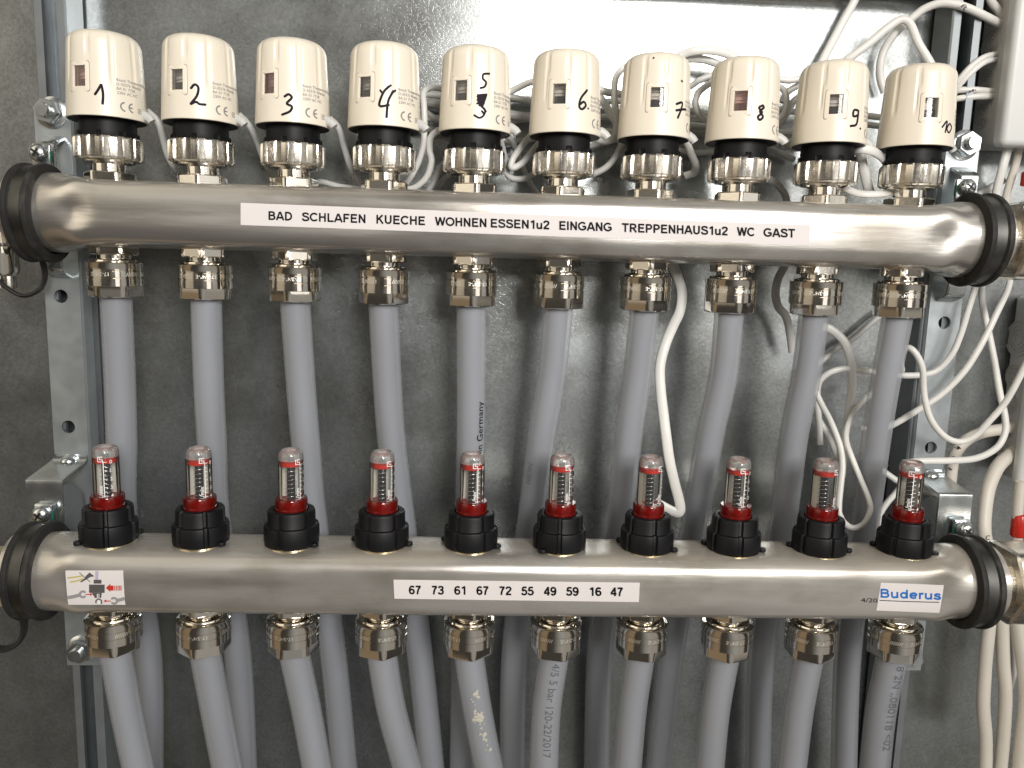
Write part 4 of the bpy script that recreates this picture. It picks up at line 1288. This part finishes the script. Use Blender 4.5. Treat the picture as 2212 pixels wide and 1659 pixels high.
# between 8 and 9
cable('level white cable high between heads 8 and 9', [(1660, 168), (1682, 171), (1705, 174), (1727, 170), (1750, 164)], 32, 1.9, None, CABLE)
cable('white cable ring peeping out right of head 8', [(1662, 178), (1681, 186), (1695, 198), (1699, 222), (1694, 244), (1681, 257), (1662, 264)], [27, 24, 20, 19, 20, 23, 27], 1.8, None, CABLE)
cable('grey cable slanting up behind the ring to head 9', [(1690, 222), (1700, 200), (1726, 184), (1750, 176)], 38, 2.0, None, G)
cable('second grey cable slanting up to head 9, lower', [(1680, 270), (1698, 248), (1712, 222), (1730, 206), (1755, 196)], 42, 2.0, None, G)
cable('grey cable curving under head 8 towards valve 9', [(1664, 296), (1682, 305), (1706, 318), (1730, 320), (1760, 318)], [30, 30, 31, 32, 34], 1.9, None, G)
cable('dim cable dropping to the bar between valves 8 and 9', [(1640, 376), (1656, 384), (1677, 397), (1692, 414), (1700, 436), (1702, 470)], [34, 33, 33, 34, 35, 36], 2.3, 1.5, G)
random.seed(11)
for lab_, y0, yy in [('long upper grey cable strung behind the heads from 4 to 9', 203, 47), ('long middle grey cable strung behind the heads from 4 to 9', 228, 50), ('long lower grey cable strung behind the heads from 4 to 9', 252, 44), ('lowest long grey cable behind the collars from head 5 to head 9', 286, 50)]:
    pts_ = [(880 + 76 * k, y0 + 4.5 * k * .9 + random.uniform(-15, 15)) for k in range(13 if y0 < 280 else 12)]
    cable(lab_, pts_, [yy + random.uniform(-2, 2) for _ in pts_], 1.8, None, G)
# top right tangle
cable('white cable running up out of the picture behind head 9', [(1870, -60), (1846, 0), (1825, 40), (1801, 85), (1778, 130), (1765, 165)], [50, 50, 50, 50, 48, 46], 2.6, 1.9, CABLE)
cable('white cable bent over like a roof behind heads 9 and 10', [(1822, 136), (1843, 120), (1880, 92), (1914, 63), (1940, 45), (1957, 44), (1969, 57), (1984, 93), (2005, 128), (2018, 152)], [44, 42, 40, 38, 37, 36, 35, 33, 32, 31], 2.4, 1.8, CABLE)
cable('thick white cable marked 2 arching into the upper wiring box', [(1911, 200), (1902, 170), (1901, 140), (1909, 110), (1928, 79), (1952, 54), (1975, 35), (1997, 19), (2028, 8), (2060, 9), (2094, 19), (2138, 40), (2170, 57)], [50, 50, 49, 48, 46, 44, 42, 40, 37, 34, 32, 34, 40], 2.4, None, CABLE, 0)
tw_ = CN[-1]
f_ = Flat(); f_.stroke([(-1.6, 1.2), (.2, 1.9), (1.2, .8), (-.4, -.6)], .55); f_.stroke([(-.4, -.6), (.4, -1.8)], .5); f_.stroke([(-1.4, 1.3), (-1.7, .2)], .5)
c_ = at(2083, 15, 29)
f_.build('pen_mark', PEN, tw_, lambda u, v: (c_.x + u, c_.y - .25 + .12 * v * v, c_.z - .6 + v))
cable('white cable entering the upper wiring box from above', [(2128, -40), (2140, 0), (2155, 22), (2166, 42), (2175, 60)], [36, 36, 38, 40, 42], 2.4, None, CABLE)
cable('upper one of two parallel leads curving into the upper wiring box', [(2050, 196), (2073, 170), (2098, 143), (2127, 123), (2160, 115)], [40, 36, 34, 34, 40], 1.7, None, CABLE)
cable('lower one of two parallel leads curving into the upper wiring box', [(2050, 212), (2074, 182), (2100, 155), (2128, 134), (2160, 126)], [40, 36, 34, 34, 40], 1.7, None, CABLE)
cable('ink spotted upper lead running level from head 10 to the wiring box', [(2040, 200), (2070, 195), (2100, 194), (2130, 196), (2160, 198)], [42, 38, 36, 36, 40], 1.9, None, CABLE)
o_ = CN[-1]
f_ = Flat()
for u, v, w_ in [(0, 0, .7), (1.6, .4, .5), (-1.8, -.8, .6)]: f_.disc(u, v, w_, 8)
c2 = at(2102, 195, 34)
f_.build('ink_spot', PEN, o_, lambda u, v: (c2.x + u, c2.y + .02, c2.z + v))
cable('ink spotted lower lead running level from head 10 to the wiring box', [(2040, 220), (2070, 213), (2106, 209), (2135, 208), (2160, 208)], [42, 38, 36, 36, 40], 1.9, None, CABLE)
cable('upper short lead between heads 9 and 10', [(1862, 250), (1880, 251), (1897, 253), (1930, 254)], 38, 1.9, None, CABLE)
cable('lower short lead between heads 9 and 10', [(1862, 268), (1880, 270), (1897, 272), (1930, 274)], 38, 1.8, None, G)
cable('flat white lead twisting from head 9 in front of head 10', [(1838, 334), (1846, 325), (1864, 322), (1886, 327), (1904, 339), (1914, 352)], [4, -2, -6, -4, 2, 10], 2.6, 1.5, CABLE)
cable('flat white lead hanging from head 9 to the bar', [(1857, 325), (1861, 345), (1867, 371), (1875, 403), (1880, 418)], [10, 10, 10, 11, 13], 2.8, 1.5, CABLE, .4)
cable('white lead bowed along the bar from valve 9 to valve 10', [(1812, 396), (1824, 406), (1850, 417), (1880, 420), (1914, 417), (1940, 408)], [10, 6, 2, 0, 2, 8], 2.3, 1.7, CABLE)
# right of the strip: leads hanging out of the upper box
cable('broad white cable hanging from the upper wiring box past the clamp', [(2186, 262), (2182, 290), (2177, 320), (2167, 358), (2157, 395), (2151, 425), (2146, 460)], [40, 36, 34, 34, 36, 38, 40], 2.8, 2.0, CABLE)
cable('second cable hanging from the upper wiring box at the picture edge', [(2200, 262), (2202, 290), (2202, 318), (2193, 358), (2181, 396), (2173, 430), (2172, 470)], [44, 40, 38, 40, 42, 44, 46], 2.6, 1.8, CABLET)
cable('grey cable curving behind the upper clamp', [(2168, 388), (2150, 400), (2128, 412), (2105, 426)], 48, 2.4, None, G)
# middle right
cable('white cable curving from the clamp across the strip to behind pipe 10', [(2113, 600), (2108, 617), (2093, 664), (2076, 720), (2057, 764), (2028, 797), (1998, 809), (1946, 811), (1900, 806), (1862, 800), (1820, 797), (1787, 808), (1768, 830), (1766, 870), (1770, 920), (1772, 960)], [20, 20, 20, 21, 22, 24, 25, 27, 30, 32, 33, 34, 36, 38, 38, 38], 2.0, 1.7, CABLE)
cable('white cable running straight down from the clamp then back to meter 10', [(2117, 595), (2120, 618), (2123, 660), (2134, 710), (2148, 780), (2160, 850), (2171, 900), (2171, 935), (2152, 968), (2108, 990), (2050, 995), (1990, 996), (1950, 1000)], [44, 42, 38, 34, 30, 26, 22, 20, 18, 14, 10, 10, 14], 2.1, 1.8, CABLE)
cable('white cable sweeping from the end fitting down across the strip', [(2178, 570), (2182, 595), (2176, 626), (2153, 676), (2125, 734), (2086, 798), (2039, 847), (1993, 879), (1930, 917), (1890, 930), (1861, 925)], [34, 30, 24, 20, 18, 18, 20, 22, 26, 32, 36], 2.0, 1.7, CABLE)
cable('white cable hanging in a long narrow loop between meters 9 and 10', [(1885, 850), (1861, 869), (1843, 894), (1830, 924), (1829, 954), (1840, 987), (1859, 1035), (1875, 1074), (1880, 1100), (1868, 1128), (1847, 1140), (1829, 1134), (1815, 1115), (1812, 1092), (1817, 1040), (1820, 1005), (1815, 965), (1795, 912), (1776, 876), (1762, 846)], [34, 30, 26, 20, 14, 8, 4, 2, 1, 0, 0, 0, 1, 3, 7, 10, 14, 20, 26, 30], 1.9, 1.6, CABLE)
cable('white cable hooked over pipe 10 and swinging up to the picture edge', [(1948, 800), (1945, 775), (1953, 757), (1965, 752), (1981, 768), (1993, 798), (1995, 838), (2000, 873), (2010, 904), (2028, 931), (2051, 949), (2078, 954), (2108, 940), (2135, 912), (2166, 877), (2188, 842), (2212, 795), (2235, 750)], [26, 18, 10, 6, 4, 4, 6, 6, 6, 6, 6, 6, 4, 2, 0, -2, -4, -6], 1.9, None, CABLE)
cable('flat white cable arching behind pipe 9 to the left of pipe 10', [(1760, 712), (1784, 708), (1805, 719), (1825, 741), (1838, 780), (1841, 826), (1836, 873), (1828, 930), (1822, 985), (1818, 1030)], [38, 36, 34, 32, 32, 32, 32, 32, 32, 32], 2.7, 1.6, CABLE)
cable('cable lying on the back sheet between pipes 9 and 10', [(1735, 806), (1773, 781), (1808, 752), (1843, 731), (1880, 699), (1896, 686), (1920, 670)], 50, 2.0, None, G)
cable('white cable slanting behind meter 9 to the loop', [(1752, 880), (1768, 905), (1785, 934), (1800, 965), (1812, 1000), (1818, 1040)], [44, 42, 40, 38, 38, 38], 1.9, None, CABLE)
cable('grey cable hugging the left of pipe 9 below the bar', [(1697, 560), (1694, 576), (1681, 602), (1675, 632), (1681, 662), (1697, 682), (1705, 712), (1712, 760)], [36, 36, 35, 35, 35, 36, 38, 40], 2.6, 1.7, G)
cable('flat white cable hanging between pipes 7 and 8 down to its hook', [(1448, 552), (1452, 568), (1464, 598), (1473, 632), (1469, 671), (1453, 706), (1437, 745), (1426, 790), (1427, 840), (1434, 900), (1439, 940), (1446, 992), (1457, 1042), (1469, 1090), (1467, 1107), (1455, 1105), (1433, 1094), (1415, 1084)], [36, 34, 30, 26, 22, 18, 14, 12, 10, 8, 6, 5, 4, 4, 4, 5, 6, 8], 3.1, 1.5, CABLE)
cable('short white cable behind meter 10 ending at the step bracket', [(1905, 1015), (1925, 1030), (1950, 1046), (1985, 1058), (2012, 1066), (2030, 1076)], [32, 30, 28, 26, 26, 28], 2.0, None, CABLE)
cable('white cable slanting from behind meter 10 down to the bar', [(1950, 1046), (1934, 1066), (1915, 1088), (1902, 1110), (1896, 1140), (1894, 1160)], [22, 22, 22, 22, 22, 22], 1.9, None, CABLE)
THICK = 'thick white supply cables'
o_, p_ = cable('thick white cable marked 401 behind the step bracket', [(2190, 922), (2166, 927), (2118, 936), (2082, 956), (2061, 988), (2054, 1030), (2050, 1080), (2049, 1140)], [44, 44, 44, 44, 44, 44, 46, 48], 3.9, 3.4, CABLET, 0, 'thick_cable', THICK)
for ch_, px, py, w_ in [('4', 2071, 968, 10), ('0', 2061, 990, 9), ('1', 2053, 1013, 9)]:
    f_ = Flat(); f_.text(ch_, 0, -1.3, 3.0, .03, None, 0, 'C')
    c_ = at(px, py, 40.3)
    f_.build('handwritten_mark', PEN, o_, lambda u, v, c_=c_: (c_.x + u * math.cos(1.0) - v * math.sin(1.0), c_.y, c_.z + u * math.sin(1.0) + v * math.cos(1.0)))
o_, p_ = cable('thick white cable marked CL curving down past the step bracket screw', [(2192, 975), (2164, 998), (2150, 1018), (2136, 1053), (2128, 1100), (2126, 1146), (2132, 1190), (2140, 1260), (2137, 1340), (2131, 1400), (2127, 1450), (2124, 1525), (2129, 1597), (2128, 1690)], [42, 38, 34, 30, 26, 22, 22, 22, 20, 18, 18, 18, 18, 18], 4.6, 4.0, CABLET, 0, 'thick_cable', THICK)
for ch_, px, py in [('C', 2131, 1162), ('L', 2136, 1182)]:
    f_ = Flat(); f_.text(ch_, 0, -1.3, 3.0, .01, None, 0, 'C')
    c_ = at(px + 3, py, 17.6)
    f_.build('handwritten_mark', PEN, o_, lambda u, v, c_=c_: (c_.x + u, c_.y, c_.z + v))
cable('middle thick white cable hanging below the lower clamp', [(2168, 1220), (2166, 1300), (2165, 1345), (2167, 1429), (2172, 1501), (2167, 1597), (2158, 1690)], [26, 24, 22, 20, 20, 20, 20], 4.1, None, CABLET, 0, 'thick_cable', THICK)
cable('thick white cable at the picture edge below the end fitting', [(2194, 1310), (2200, 1360), (2212, 1453), (2214, 1525), (2204, 1620), (2198, 1690)], [20, 18, 16, 16, 16, 16], 4.1, None, CABLET, 0, 'thick_cable', THICK)
cable('thin white cable crossing behind the thick ones at the bottom', [(2178, 1330), (2186, 1370), (2192, 1420), (2186, 1462), (2176, 1500)], 30, 2.4, None, CABLE)
o_, p_ = cable('white cable leading down into the red sleeve', [(2206, 1040), (2202, 1070), (2199, 1100), (2197, 1160), (2197, 1200), (2199, 1240)], 22, 3.2, None, CABLET, 0, 'thick_cable', THICK)
def sleeve(px, py, Y, w, h, label):
    r = empty('red_sleeve', at(px, py, Y), 0, label, 'cable sleeve', 'red cable sleeves')
    m_ = MB(); m_.lathe([(w - .6, -h / 2), (w, -h / 2 + .8), (w, h / 2 - 1.2), (w - .6, h / 2 - .3), (w - 1.6, h / 2)], 40)
    m_.build('sleeve_body', RED, r, 40)
sleeve(2201, 1134, 22, 4.6, 15.5, 'red sleeve on the white cable above the lower end fitting')
sleeve(2219, 386, 34, 3.6, 9.0, 'small red sleeve behind the cables above the upper end fitting')
